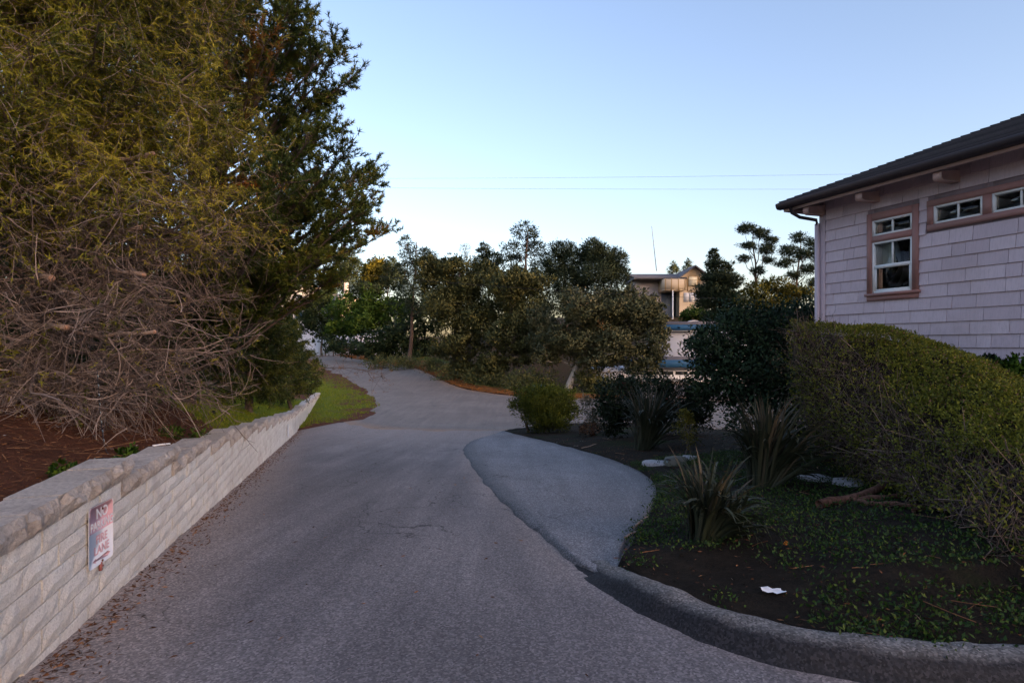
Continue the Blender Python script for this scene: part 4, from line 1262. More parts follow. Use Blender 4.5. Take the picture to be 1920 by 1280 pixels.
tree('twin_topped_pine', 'dark twin-topped pine at the right end of the row', 'tree', bs(1125, 74), lob((1110, 470, 74, 26, 20), (1135, 482, 74, 22, 20), (1160, 488, 74, 17, 18), (1165, 515, 74, 14, 20), (1120, 515, 74, 46, 30)), (0.40, 0.10), M['farpine'], M['barkP'], 0.25, clumps=638, per=26, seed=46, clump_r=0.36)
tree('golden_round_tree', 'small round yellow-green tree catching light on the skyline', 'tree', bs(706, 110), lob((706, 505, 110, 24, 18), (715, 520, 110, 26, 18), (695, 522, 110, 18, 16)), (0.45, 0.28), M['yellowtree'], M['barkO'], 0.2, clumps=377, per=22, seed=47)
tree('blue_green_pine', 'blue-green pine behind the white house roof', 'tree', bs(648, 160), lob((645, 490, 160, 24, 20), (660, 505, 160, 26, 18), (630, 515, 160, 22, 16), (650, 530, 160, 34, 16)), (0.750, 0.175), M['farpine'], M['barkP'], 0.3, clumps=435, per=24, seed=48)
tree('low_cypress', 'low dark cypress on the skyline between golden tree and stepped pine', 'tree', bs(735, 105), lob((735, 500, 105, 16, 14), (742, 525, 105, 26, 20), (690, 545, 105, 34, 14)), (0.5, 0.14), M['farpine'], M['barkP'], 0.25, clumps=319, per=24, seed=49)
# right of the golden-lit house
tree('dark_spruce', 'dark pointed spruce in front of the golden-lit house', 'tree', bs(1340, 72), lob((1337, 476, 72, 9, 10), (1340, 495, 72, 14, 12), (1362, 500, 72, 9, 12), (1345, 520, 72, 26, 14), (1370, 530, 72, 22, 16), (1335, 545, 72, 30, 14), (1365, 560, 72, 40, 16), (1330, 565, 72, 28, 12), (1360, 590, 72, 44, 16)), (0.40, 0.11), M['farpine'], M['barkP'], 0.22, clumps=1015, per=26, seed=51, clump_r=0.34, flat=0.5, core=0.3)
tree('umbrella_pine', 'tall slender pine with flat layered pads against the bright sky', 'tree', bs(1413, 64), lob((1400, 430, 64, 17, 8), (1425, 438, 64, 14, 9), (1445, 450, 64, 11, 10), (1402, 462, 64, 14, 6), (1437, 467, 64, 16, 8), (1395, 485, 64, 11, 6), (1440, 487, 64, 10, 6), (1420, 507, 64, 12, 6)), (0.30, 0.07), M['farpine'], M['barkP'], 0.20, clumps=304, per=26, seed=52, clump_r=0.62, flat=0.5, core=0.2, trunk_top=at(1412, 432, 64), twigs=False)
tree('leaning_pine', 'leaning open-crowned pine beside the corner of the shingled house', 'tree', bs(1478, 60), lob((1498, 446, 60, 14, 9), (1520, 458, 60, 12, 11), (1480, 470, 60, 18, 9), (1505, 478, 60, 20, 9), (1470, 493, 60, 18, 8), (1515, 505, 60, 16, 8), (1490, 515, 60, 14, 7), (1525, 530, 60, 12, 8), (1535, 480, 60, 12, 14)), (0.28, 0.07), M['farpine'], M['barkP'], 0.20, clumps=348, per=26, seed=53, clump_r=0.62, flat=0.5, core=0.2, trunk_top=at(1502, 455, 60), twigs=False)
tree('scrubby_oak', 'low scrubby olive tree below the two open pines', 'tree', bs(1440, 56), lob((1420, 545, 56, 24, 16), (1455, 535, 56, 28, 14), (1480, 550, 56, 26, 14), (1510, 550, 56, 26, 12), (1440, 570, 56, 50, 14)), (0.24, 0.13), M['yellowtree'], M['barkO'], 0.14, clumps=435, per=20, seed=54)
tree('porch_shrub', 'small green shrub below the golden-lit house', 'shrub', bs(1300, 80), lob((1292, 590, 80, 18, 10), (1312, 585, 80, 14, 12), (1330, 595, 80, 20, 10)), (0.3, 0.2), M['brightgreen'], M['barkO'], 0.08, clumps=159, per=20, seed=55)
for i, (px, py, Y, lab) in enumerate([(1262, 498, 130, 'tiny far conifer tip above the left roof of the golden-lit house'), (1290, 494, 130, 'tiny far conifer tip beside the golden-lit gable')]):
    tree('small_conifer', lab, 'tree', bs(px, Y), lob((px, py, Y, 5, 7), (px, py + 9, Y, 9, 8)), (0.5, 0.12), M['farpine'], M['barkP'], 0.15, clumps=58, per=18, seed=56 + i)

# undergrowth along the far side of the street
ug = Geo(); rng = np.random.default_rng(70)
ul = []
for px, py, Y in [(815, 672, 66), (850, 690, 60), (900, 700, 57), (940, 705, 55), (985, 700, 52), (1010, 705, 51), (1100, 700, 50), (1130, 705, 49), (760, 672, 70), (715, 665, 74)]:
    p = at(px, py, Y); p[2] = GT(p[0], p[1]) + 0.7
    ul.append((p, (2.2, 1.4, 1.0)))
V, Q, var, _ = lobes_crown(ul, 620, 24, 0.24, 0.12, rng, 0.4, 0.4, 0.2)
ug.add(V, Q=Q, var=var)
uo = ug.build('undergrowth', M['cyp']); tag(uo, 'dark tangled undergrowth below the trees across the street', 'undergrowth', kind='stuff')


# ------------------------------------------------------------------ houses beyond
def frame_house(name, label, loc, rz):
    r = empty(name, loc, rz); tag(r, label, 'house'); return r
def prt(name, mat, parent, *boxes):
    g = Geo()
    for b in boxes: g.box(*b)
    return g.build(name, mat, parent)
M['cream'] = m_plain('cream_stucco', (0.62, 0.50, 0.36), 0.85, 0.2, 0, 0.6, 0.08)
M['pinkish'] = m_plain('pale_pink_stucco', (0.58, 0.48, 0.44), 0.85, 0.2, 0, 0.6, 0.06)
M['greyroof'] = m_plain('grey_roof', (0.13, 0.125, 0.14), 0.85, 0.2, 0, 2, 0.2)
M['blueroof'] = m_plain('pale_grey_roof', (0.40, 0.42, 0.47), 0.8, 0.2, 0, 2, 0.1)
M['whitewall'] = m_plain('white_wall', (0.66, 0.65, 0.67), 0.8, 0.2, 0, 1, 0.05)
M['bluetrim'] = m_plain('blue_trim', (0.025, 0.10, 0.20), 0.6, 0.3, 0, 3, 0.15)
M['greydoor'] = m_plain('grey_blue_door', (0.10, 0.12, 0.15), 0.6, 0.3)
M['timber'] = m_plain('golden_timber', (0.42, 0.27, 0.12), 0.7, 0.2, 0, 3, 0.2)
M['blindw'] = m_plain('bright_blind', (0.78, 0.70, 0.52), 0.8, 0.2)

# golden-lit house on the hill (depth 90 m): 11.85 px per metre
D1 = 90.0
c1 = at(1272, 600, D1)
gh = frame_house('gabled_house', 'far cream house with gabled roof, its upper storey lit gold', tuple(c1), R(0))
pm = F / D1
def X1(px): return (px - 1272) / pm
def Z1(py): return (600 - py) / pm
zlo = -4.0
g = Geo(); x0, x1, xm = X1(1274), X1(1331), X1(1301)
g.prism([(x0, zlo), (x1, zlo), (x1, Z1(519)), (xm, Z1(501)), (x0, Z1(521))], 1, 0, 8); g.build('wall', M['cream'], gh)
g = Geo(); g.box(X1(1195), x0 - .01, 2.0, 8, zlo, Z1(519)); g.build('wall', M['pinkish'], gh)
g = Geo(); t = .22
for s_ in (0, 1):
    xe = X1(1266) if s_ == 0 else X1(1337); ze = Z1(524.5)
    g.prism([(xm, Z1(498)), (xm, Z1(498) - t), (xe, ze - t), (xe, ze)], 1, -0.9, 8.4) if s_ == 0 else g.prism([(xm + .003, Z1(498)), (xe, ze), (xe, ze - t), (xm + .003, Z1(498) - t)], 1, -0.9, 8.4)
g.build('roof', M['greyroof'], gh)
g = Geo(); g.prism([(-0.6, Z1(521)), (4.5, Z1(507)), (8.6, Z1(521)), (8.6, Z1(521) - .2), (-0.6, Z1(521) - .2)], 0, X1(1188), x0 + 1.0); g.build('roof', M['greyroof'], gh)
prt('barge_board', M['timber'], gh, (x0 - .1, x1 + .1, -0.92, -0.86, Z1(527), Z1(526)))
prt('balcony', M['cream'], gh, (X1(1240), X1(1279), -1.6, -1.5, Z1(544), Z1(525)), (X1(1240), X1(1240) + .1, -1.5, 2, Z1(544), Z1(525)), (X1(1240), X1(1279), -1.5, 2, Z1(546), Z1(544)))
for px in (1242, 1253, 1266, 1278):
    prt('balcony_post', M['timber'], gh, (X1(px), X1(px) + .1, -1.66, -1.602, Z1(546), Z1(524)))
prt('porch_wall', M['greydoor'], gh, (X1(1246), X1(1274) - .02, 1.9, 1.98, zlo, Z1(547)))
prt('porch_post', M['white'], gh, (X1(1255.5), X1(1257.5), -1.55, -1.35, zlo, Z1(546)))
prt('porch_door', M['dark'], gh, (X1(1266), X1(1272), 1.84, 1.895, Z1(598), Z1(558)))
for (a, b, c, d, mt) in ((1291, 1307, 536, 519, 'blindw'), (1283, 1291, 565, 550, 'whitewall'), (1292.5, 1300.5, 565, 550, 'whitewall'), (1304, 1312, 563, 551, 'whitewall'), (1262, 1272, 532, 524, 'glass')):
    yb = 0 if a > 1274 else 2.0
    fr = prt('window', M['timber'] if mt == 'blindw' else M['white'], gh, (X1(a) - .1, X1(b) + .1, yb - .06, yb - .004, Z1(c) - .1, Z1(d) + .1))
    prt('pane', M[mt], fr, (X1(a), X1(b), yb - .09, yb - .063, Z1(c), Z1(d)))
for px in (1274, 1288, 1310, 1325):
    prt('timber_strip', M['timber'], gh, (X1(px), X1(px) + .16, -0.05, -0.003, Z1(546), Z1(522)))
prt('chimney', M['pinkish'], gh, (X1(1305), X1(1312), 3, 4, Z1(512), Z1(495)))
an = Geo(); p0 = at(1231, 508, 92); p1 = at(1222, 424, 92)
an.tube([p0 - p0, (p1 - p0) * .5, p1 - p0], [0.07, 0.06, 0.045], 6); 
ao = an.build('antenna_mast', M['wire'], None, loc=tuple(p0)); tag(ao, 'thin leaning antenna mast on the roof of the golden-lit house', 'antenna')

# garage with blue eaves behind the oak
D2 = 57.0; pm2 = F / D2
c2 = at(1290, 745, D2); c2[2] = GT(c2[0], c2[1])
ga = frame_house('garage', 'white garage with blue eaves behind the hedge', tuple(c2), R(-4))
def X2(px): return (px - 1290) / pm2
def Z2(py): return (HZ - py) / pm2 - c2[2]
prt('wall', M['whitewall'], ga, (X2(1225), X2(1400), 0, 7, -0.5, Z2(622)))
prt('wall', M['whitewall'], ga, (X2(1120), X2(1225) - .002, 0, 7, -0.5, Z2(690)))
prt('roof', M['greyroof'], ga, (X2(1220), X2(1345), -0.5, 7.5, Z2(612) + .003, Z2(603)))
prt('fascia', M['bluetrim'], ga, (X2(1218), X2(1347), -0.62, -0.5, Z2(619), Z2(609)))
prt('eave_board', M['whitewall'], ga, (X2(1218), X2(1347), -0.5, 0.0, Z2(621), Z2(619)))
prt('lower_fascia', M['bluetrim'], ga, (X2(1170), X2(1345), -1.1, -0.95, Z2(688), Z2(674)))
prt('lower_roof', M['greyroof'], ga, (X2(1170), X2(1345), -0.95, -0.003, Z2(688), Z2(668)))
gd = prt('garage_door', M['white'], ga, (X2(1180), X2(1345), -0.16, -0.003, -0.4, Z2(694)))
for px in (1188, 1214, 1240, 1266, 1292, 1318):
    prt('pane', M['glass'], gd, (X2(px), X2(px + 22), -0.20, -0.164, Z2(702), Z2(696)))
for zz in (710, 722, 734):
    prt('door_groove', M['greydoor'], gd, (X2(1181), X2(1344), -0.168, -0.1605, Z2(zz) - .01, Z2(zz) + .01))
sk = Geo()
pts = [(X2(1292) + (X2(1317) - X2(1292)) * t_, Z2(604) + 0.26 * math.sin(math.pi * t_)) for t_ in np.linspace(0, 1, 9)]
sk.prism(pts, 1, 0.6, 1.8); sk.build('skylight', M['white'], ga)
paved = strip_sheet('garage_drive', np.array([(9.5, 40.5), (15, 40.5), (26, 40.5)]), np.array([(9.5, 57), (15, 57), (26, 57)]), 6, M['street'], lambda x, y: land(x, y) + 0.11)
tag(paved, kind='structure')

# white house at the far end of the street
D3 = 132.0; pm3 = F / D3
c3 = at(578, 660, D3); c3[2] = GT(c3[0], c3[1])
wh = frame_house('white_gabled_house', 'far white gabled house with pale grey roof half hidden by trees', tuple(c3), R(0))
def X3(px): return (px - 578) / pm3
def Z3(py): return (HZ - py) / pm3 - c3[2]
g = Geo(); g.prism([(X3(520), -1), (X3(632), -1), (X3(632), Z3(556)), (X3(577), Z3(535)), (X3(520), Z3(562))], 1, 0, 9); g.build('wall', M['whitewall'], wh)
g = Geo(); g.prism([(X3(577), Z3(530.5)), (X3(640), Z3(554)), (X3(640), Z3(556)), (X3(577), Z3(533))], 1, -0.7, 10); g.build('roof', M['blueroof'], wh)
g = Geo(); g.prism([(X3(577) - .003, Z3(530.5)), (X3(577) - .003, Z3(533)), (X3(512), Z3(564)), (X3(512), Z3(561.5))], 1, -0.7, 10); g.build('roof', M['blueroof'], wh)
g = Geo(); g.prism([(X3(577), Z3(532)), (X3(577), Z3(535.5)), (X3(512), Z3(566)), (X3(512), Z3(562.5))], 1, -0.82, -0.71); g.build('barge_board', M['cream'], wh)
g = Geo(); g.prism([(X3(577) + .003, Z3(532)), (X3(640), Z3(555)), (X3(640), Z3(558.5)), (X3(577) + .003, Z3(535.5))], 1, -0.82, -0.71); g.build('barge_board', M['cream'], wh)
prt('chimney', M['pinkish'], wh, (X3(638), X3(645), 3, 4, Z3(560), Z3(527)))
prt('side_wing', M['cream'], wh, (X3(624), X3(660), 1.0, 9, -1, Z3(556)))
prt('awning', M['bluetrim'], wh, (X3(534), X3(562), -1.2, -0.02, Z3(579), Z3(574)))
prt('blue_panel', M['bluetrim'], wh, (X3(555), X3(566), -0.2, -0.01, Z3(600), Z3(581)))
for (a, b, c, d) in ((558, 566, 562, 553), (524, 532, 600, 585), (540, 550, 596, 584), (645, 660, 668, 655), (672, 682, 668, 655)):
    fr = prt('window', M['white'], wh, (X3(a) - .1, X3(b) + .1, -0.1 if a < 632 else .9, -0.01 if a < 632 else .99, Z3(c) - .1, Z3(d) + .1))
    prt('pane', M['glass'], fr, (X3(a), X3(b), -0.14 if a < 632 else .86, -0.105 if a < 632 else .895, Z3(c), Z3(d)))
prt('low_wing', M['whitewall'], wh, (X3(600), X3(760), -1.0, 0.9, -1, Z3(618)))
# posts of the roadside fence in front of the white house
fe = empty('post_fence', tuple(bs(650, 122))); tag(fe, 'dark wooden post and rail fence in front of the white house wall', 'fence')
f0 = np.array(fe.location)
pp_ = []
for i, px in enumerate((610, 625, 640, 655, 670, 685, 700)):
    p = bs(px, 123 - i * 0.8) - f0; pp_.append(p)
    g = Geo(); g.box(p[0] - .09, p[0] + .09, p[1] - .09, p[1] + .09, p[2] - .2, p[2] + 2.2); g.build('post', M['barkP'], fe)
for a, b in zip(pp_[:-1], pp_[1:]):
    for h in (0.8, 1.6):
        g = Geo(); g.tube([a + (0, 0, h), b + (0, 0, h)], 0.05, 5); g.build('rail', M['barkP'], fe)

# ------------------------------------------------------------------ wires
def wire(label, a, b, sag, r, mat='wire'):
    a = np.array(a); b = np.array(b); t = np.linspace(0, 1, 40)[:, None]
    p = a * (1 - t) + b * t; p[:, 2] -= (sag * 4 * t * (1 - t))[:, 0]
    g = Geo(); g.tube(p - a, r, 5)
    o = g.build('power_line', M[mat], None, loc=tuple(a)); tag(o, label, 'power line', 'overhead lines')
wire('upper of the two thin wires crossing the sky', at(-100, 330, 60), at(2100, 316, 60), 0.6, 0.012)
wire('lower of the two thin wires crossing the sky', at(-100, 342, 60), at(2100, 352, 60), 0.4, 0.012)
wire('low sagging wire in front of the roadside trees', at(560, 503, 44), at(1420, 562, 44), 0.35, 0.012, 'black')


# ------------------------------------------------------------------ garden



def shrub(name, label, base, lobes, leaf, mat, clumps, per, seed, r=0.05, bark=None, **kw):
    return tree(name, label, 'shrub', base, lobes, leaf, mat, bark or M['barkO'], r, clumps=clumps, per=per, seed=seed, **kw)

def gb(px, Y):
    p = at(px, 0, Y); p[2] = float(bed_z(p[0], p[1])) - 0.03; return p

# clipped hedge with a green sheared face and a bare woody flank
def curve3(pts, n):
    return smooth_line(np.array([at(*p) for p in pts]), n)
nU = 60
cT = curve3([(1486, 612, 9.9), (1560, 606, 9.3), (1650, 612, 8.6), (1740, 640, 7.8), (1830, 680, 7.0), (1930, 728, 6.0), (2200, 840, 4.9), (2500, 960, 4.3)], nU)
cE = curve3([(1474, 622, 9.6), (1516, 660, 9.0), (1575, 725, 8.1), (1632, 795, 7.3), (1680, 862, 6.6), (1745, 915, 5.8), (1830, 950, 5.0), (1930, 985, 4.35), (2200, 1110, 3.75), (2500, 1250, 3.6)], nU)
cB = curve3([(1500, 820, 9.3), (1560, 870, 8.4), (1640, 930, 7.2), (1715, 1010, 5.9), (1800, 1080, 4.9), (1930, 1150, 3.95), (2200, 1260, 3.6), (2500, 1400, 3.5)], nU)
for i in range(nU):
    cB[i, 2] = max(cB[i, 2], float(bed_z(cB[i, 0], cB[i, 1])) + 0.10)
back = cT + np.array([0.75, 0.35, 0.0])
low = back.copy(); low[:, 2] = [float(bed_z(a, b)) for a, b, _ in back]
ctrl = [cB, cE * .5 + cB * .5 + np.array([-.10, -.05, .0]), cE, cE * .62 + cT * .38 + np.array([-.03, -.05, .10]), cE * .25 + cT * .75 + np.array([-.02, -.04, .09]), cT, back + np.array([0, 0, -.12]), low]
nV = 40
S = np.stack([smooth_line(np.array([c[i] for c in ctrl]), nV, 2) for i in range(nU)], 0)        # (u,v,3)
S = S + 0.05 * fbm(S[..., 0] * 2.2 + S[..., 2], S[..., 1] * 2.2)[..., None] * np.array([-.6, -.4, .8])
dU = np.gradient(S, axis=0); dV = np.gradient(S, axis=1)
NN = norm(np.cross(dV, dU)); 
if NN[30, 18, 2] < 0: NN = -NN
hb = S[25, 0].copy(); hb[2] = float(bed_z(hb[0], hb[1]))
hedge = empty('sheared_hedge', tuple(hb)); tag(hedge, 'sloping sheared hedge with green top and bare woody flank in front of the shingled house', 'hedge')
I = np.arange(nU * nV).reshape(nU, nV)
Q = np.stack([I[:-1, :-1], I[:-1, 1:], I[1:, 1:], I[1:, :-1]], -1).reshape(-1, 4)
g = Geo(); g.add((S - NN * 0.16).reshape(-1, 3) - hb, Q=Q, var=0.05); g.build('inner_mass', M['innershade'], hedge)  # core sheet under the leaves, painted dark so the gaps look shaded
rng = np.random.default_rng(90)
vE = np.array([np.argmin(np.linalg.norm(S[i] - cE[i], axis=1)) / nV for i in range(nU)])
def on_surf(n, v0, v1, area=True):
    w = np.linalg.norm(np.cross(dU, dV), axis=-1); w = w[:, :]
    vi0, vi1 = int(v0 * nV), int(v1 * nV)
    ww = w[:-1, vi0:vi1 - 1].ravel(); pick_ = rng.choice(len(ww), n, p=ww / ww.sum())
    ui = pick_ // (vi1 - 1 - vi0); vi = pick_ % (vi1 - 1 - vi0) + vi0
    a, b = rng.random(n)[:, None], rng.random(n)[:, None]
    P = (S[ui, vi] * (1 - a) + S[ui + 1, vi] * a) * (1 - b) + (S[ui, vi + 1] * (1 - a) + S[ui + 1, vi + 1] * a) * b
    return P, NN[ui, vi], vi / nV - vE[ui]
# sprigs of small leaves over the sheared face
P, Nn, vf = on_surf(20500, 0.10, 0.92)
patch = fbm(P[:, 0] * 2.0 + 5, P[:, 1] * 2.0 + P[:, 2] * 2)
keep = (rng.random(len(P)) < np.clip(0.93 - 0.35 * (patch < -0.55), 0, 1) * np.clip((vf - 0.075 - 0.05 * patch) / 0.07, 0.07, 1)); P, Nn, patch = P[keep], Nn[keep], patch[keep]
m = 7; ii = np.repeat(np.arange(len(P)), m); n = len(ii)
sd = norm(Nn * 0.8 + np.array([0, 0, .5]) + rng.normal(size=P.shape) * 0.4)
c = P[ii] + sd[ii] * (rng.random(n)[:, None] * 0.085 - 0.05) + rng.normal(size=(n, 3)) * 0.012
d = norm(sd[ii] * 0.7 + rng.normal(size=(n, 3)) * 0.7)
tone = np.clip(0.40 + 0.14 * patch[ii] + rng.normal(0, 0.18, n) + 0.6 * (rng.random(n) < 0.04 + 0.16 * (patch[ii] < -0.35)), 0, 1)
V, Q = leaves(c, d, 0.036 * (0.6 + 0.8 * rng.random(n)), 0.017)
g = Geo(); g.add(V - hb, Q=Q, var=np.repeat(tone, 4)); g.build('sheared_leaves', M['hedge'], hedge)
# bare twigs on the flank and between the leaves
P, Nn, vf = on_surf(9000, 0.0, 0.75)
k_ = np.where(vf < 0.13)[0][:3000]; P, Nn = P[k_], Nn[k_]; nfl = len(P)
P2, N2, _ = on_surf(350, 0.3, 0.9)
P = np.concatenate([P, P2]); Nn = np.concatenate([Nn, N2]); n = len(P)
dn = norm(np.gradient(S, axis=0)[30, 5])
d = norm(Nn * 0.25 + rng.normal(size=(n, 3)) * 0.5 + np.array([-.1, -.1, .45]))
L = 0.15 + 0.40 * rng.random(n); L[nfl:] *= 0.35
PP = curve_paths(P - Nn * 0.12 - d * L[:, None] * 0.5, d, L, rng.normal(size=(n, 3)) * 0.3, 5)
V, Q = tubes(PP, 0.004 * (0.6 + rng.random(n) ** 2 * 1.6)[:, None] * np.linspace(1, .4, 5)[None], 3)
g = Geo(); g.add(V - hb, Q=Q, var=np.repeat(np.clip(rng.normal(0.28, 0.2, n), 0, 1), 15)); g.build('twigs', M['twig'], hedge)
P, Nn, vf = on_surf(4500, 0.0, 0.75)
P = P[vf < 0.12][:1500]
n = len(P) * 4; ii = np.repeat(np.arange(len(P)), 4)
V, Q = leaves(P[ii] + rng.normal(size=(n, 3)) * 0.06, rng.normal(size=(n, 3)), 0.04, 0.02)
g = Geo(); g.add(V - hb, Q=Q, var=np.repeat(np.clip(rng.normal(0.25, 0.2, n), 0, 1), 4)); g.build('flank_leaves', M['hedge'], hedge)
# thick red-brown stems at its foot
for pts, r in (([(1535, 985, 6.6), (1580, 958, 6.7), (1630, 930, 6.8), (1668, 900, 7.0), (1700, 850, 7.3)], .055), ([(1600, 955, 6.6), (1640, 968, 6.5), (1690, 975, 6.5), (1750, 968, 6.6)], .035), ([(1610, 975, 6.5), (1650, 1010, 6.2), (1700, 1032, 6.0), (1760, 1045, 5.9)], .032), ([(1715, 1060, 5.8), (1735, 1010, 6.0), (1760, 950, 6.2)], .025)):
    q = np.array([at(*p) for p in pts])
    for k in range(len(q)):
        gz = float(bed_z(q[k, 0], q[k, 1])) + r * 0.8
        q[k, 2] = max(q[k, 2], gz) if k else gz
    q = smooth_line(q, 12, 1) + rng.normal(size=(12, 3)) * 0.008
    g = Geo(); g.tube(q - hb, np.linspace(r, r * 0.65, 12), 8); g.build('stem', M['redB'], hedge, smooth=True)

# tall dark shrub beside the house corner
shrub('tall_dark_shrub', 'tall dark glossy-leaved shrub beside the corner of the shingled house', gb(1430, 13.5),
      [(at(1505, 612, 13.5), (1.0, .9, .55)), (at(1455, 612, 13.3), (.9, .9, .5)), (at(1410, 622, 13.2), (0.8, .9, .5)), (at(1370, 640, 12.8), (.85, .8, .7)), (at(1330, 670, 12.5), (.55, .6, .6)), (at(1480, 690, 12.5), (1.1, .9, .8)), (at(1400, 710, 12), (1.0, .8, .7)), (at(1540, 640, 13.5), (.9, .8, .9)), (at(1350, 715, 12.2), (.6, .6, .5)), (at(1440, 780, 11.5), (.9, .7, .6)), (at(1320, 645, 12.8), (.35, .4, .35)), (at(1540, 780, 11.0), (.9, .6, .8))],
      (0.075, 0.045), M['shrubdark'], 1500, 26, 71, r=0.09, clump_r=0.30, core=0.45)
shrub('yellow_shrub', 'small bright yellow-green shrub between the flax clumps', gb(1290, 13.0), [(at(1290, 805, 13), (.22, .2, .36)), (at(1282, 785, 13), (.16, .16, .2))], (0.05, 0.025), M['yellowtree'], 60, 22, 72, r=0.02)
# clipped dark hedge with reddish tips
shrub('clipped_hedge', 'low clipped dark hedge with reddish tips behind the left flax clump', gb(1225, 18.5),
      [(at(1160, 755, 18.5), (.75, .6, .85)), (at(1215, 752, 18.5), (.8, .6, .9)), (at(1275, 755, 18.5), (.75, .6, .85)), (at(1310, 765, 18.3), (.45, .5, .7)), (at(1145, 775, 18.5), (.4, .5, .6))], (0.10, 0.05), M['clip'], 620, 28, 73, r=0.05, clump_r=0.3)
# round bush at the point of the bed
rb = gb(1022, 24.0)
shrub('round_bush', 'dome-shaped yellow-green bush at the far point of the bed', rb,
      [(at(1022, 762, 24), (1.25, 1.1, .85)), (at(1000, 752, 24), (.8, .8, .62)), (at(1045, 755, 24), (.8, .8, .65)), (at(1030, 785, 23.6), (1.1, .9, .5))], (0.12, 0.032), M['roundbush'], 1000, 26, 74, r=0.05, clump_r=0.2, up=0.9, core=0.4)
g = Geo(); q0 = at(992, 808, 24); q0[2] = float(bed_z(q0[0], q0[1]))
for e in ((978, 775), (968, 758), (985, 770), (972, 748)):
    q1 = at(e[0], e[1], 24); g.tube(wiggly(q0, q1, 6, 0.03, rng) - rb, np.linspace(.03, .01, 6), 5)
bo = g.build('bare_stems', M['barkP'], bpy.data.objects['round_bush'], smooth=True)
shrub('grey_shrub', 'small pale grey-green shrub right of the dome-shaped bush', gb(1112, 21.0), [(at(1110, 765, 21), (.42, .4, .34)), (at(1122, 790, 21), (.5, .4, .36)), (at(1100, 750, 21), (.25, .25, .2))], (0.07, 0.03), M['greybush'], 110, 24, 75, r=0.03)
shrub('low_brown_shrub', 'low brownish shrub at the foot of the grey one', gb(1108, 20.2), [(at(1105, 805, 20.2), (.4, .3, .2))], (0.07, 0.03), M['litter'], 40, 22, 76, r=0.02)
# plants against the house wall behind the hedge
shrub('wall_shrub', 'light green leafy plant against the house wall at the right edge', gb(1900, 7.6), [(at(1905, 690, 7.6), (.16, .15, .13)), (at(1890, 700, 7.6), (.14, .12, .12)), (at(1935, 680, 7.6), (.18, .15, .15))], (0.06, 0.035), M['weed'], 60, 22, 77, r=0.015)
shrub('dark_wall_plant', 'dark green plant peeping over the hedge against the house wall', gb(1850, 8.0), [(at(1852, 680, 8.0), (.14, .12, .10)), (at(1866, 690, 8.0), (.16, .12, .12))], (0.06, 0.03), M['shrubdark'], 40, 22, 78, r=0.015)


# flax clumps: every blade its own piece
def blade_mesh(L, W, bend, seed, tone):
    r = np.random.default_rng(seed)
    k = 9; t = np.linspace(0, 1, k)
    ang = R(4) + bend * t ** 1.7
    x = np.concatenate([[0], np.cumsum(np.sin(ang[:-1]) * L / (k - 1))]); z = np.concatenate([[0], np.cumsum(np.cos(ang[:-1]) * L / (k - 1))])
    w = W * np.interp(t, [0, .15, .55, .85, 1], [.55, .8, 1, .6, .04])
    V = []
    for i in range(k):
        V += [[x[i], -w[i] / 2, z[i]], [x[i] + 0.18 * w[i] * math.cos(ang[i]), 0, z[i] - 0.18 * w[i] * math.sin(ang[i])], [x[i], w[i] / 2, z[i]]]
    Q = []
    for i in range(k - 1):
        for j in range(2):
            a = i * 3 + j; Q.append([a, a + 1, a + 4, a + 3])
    return mesh_np('leaf', np.array(V), [np.array(Q)], M['flax'], smooth=True, var=np.full(len(V), tone) + np.repeat(np.linspace(0, .1, k), 3))
BLADES = [blade_mesh(1.0, 0.024 + 0.008 * (i % 3), R([22, 42, 66, 92, 118, 140][i % 6]), i, [0.12, 0.35, 0.5, 0.25, 0.6, 0.85][(i * 5) % 6]) for i in range(18)]
def flax(label, base, n, L, seed, spread=1.0, fallen=0.12):
    r = random.Random(seed)
    root = empty('flax_clump', tuple(base)); tag(root, label, 'plant', 'flax clumps in the bed')
    for i in range(n):
        f = r.random()
        low = f > 1 - fallen
        me = r.choice([b for j, b in enumerate(BLADES) if (j % 6 >= 4) == low] if low else BLADES[:])
        o = link('leaf', me, root)
        a = r.uniform(0, 2 * math.pi); rad = r.uniform(0, 0.22) * L * .6
        o.location = (rad * math.cos(a), rad * math.sin(a), -0.03)
        tilt = r.uniform(0.0, 0.5) * spread * (0.4 + rad / (0.13 * L)) * .5 if not low else r.uniform(0.5, 1.0)
        o.rotation_mode = 'ZYX'
        o.rotation_euler = (r.uniform(-.15, .15), tilt, a + r.uniform(-.5, .5))
        s = L * r.uniform(0.6, 1.12)
        o.scale = (s, (0.75 + 0.5 * r.random()) * (0.55 + 0.45 * L), s)
    return root
flax('wide flax clump of dark strap leaves in front of the clipped hedge', gb(1205, 15.2), 230, 1.85, 1, 1.8)
flax('large dark flax clump of strap leaves in front of the tall dark shrub', gb(1425, 8.3), 330, 1.4, 2, 1.8)
flax('small brownish flax clump leaning over the edge of the pale apron', gb(1312, 5.65), 230, 1.0, 3, 1.7, 0.34)

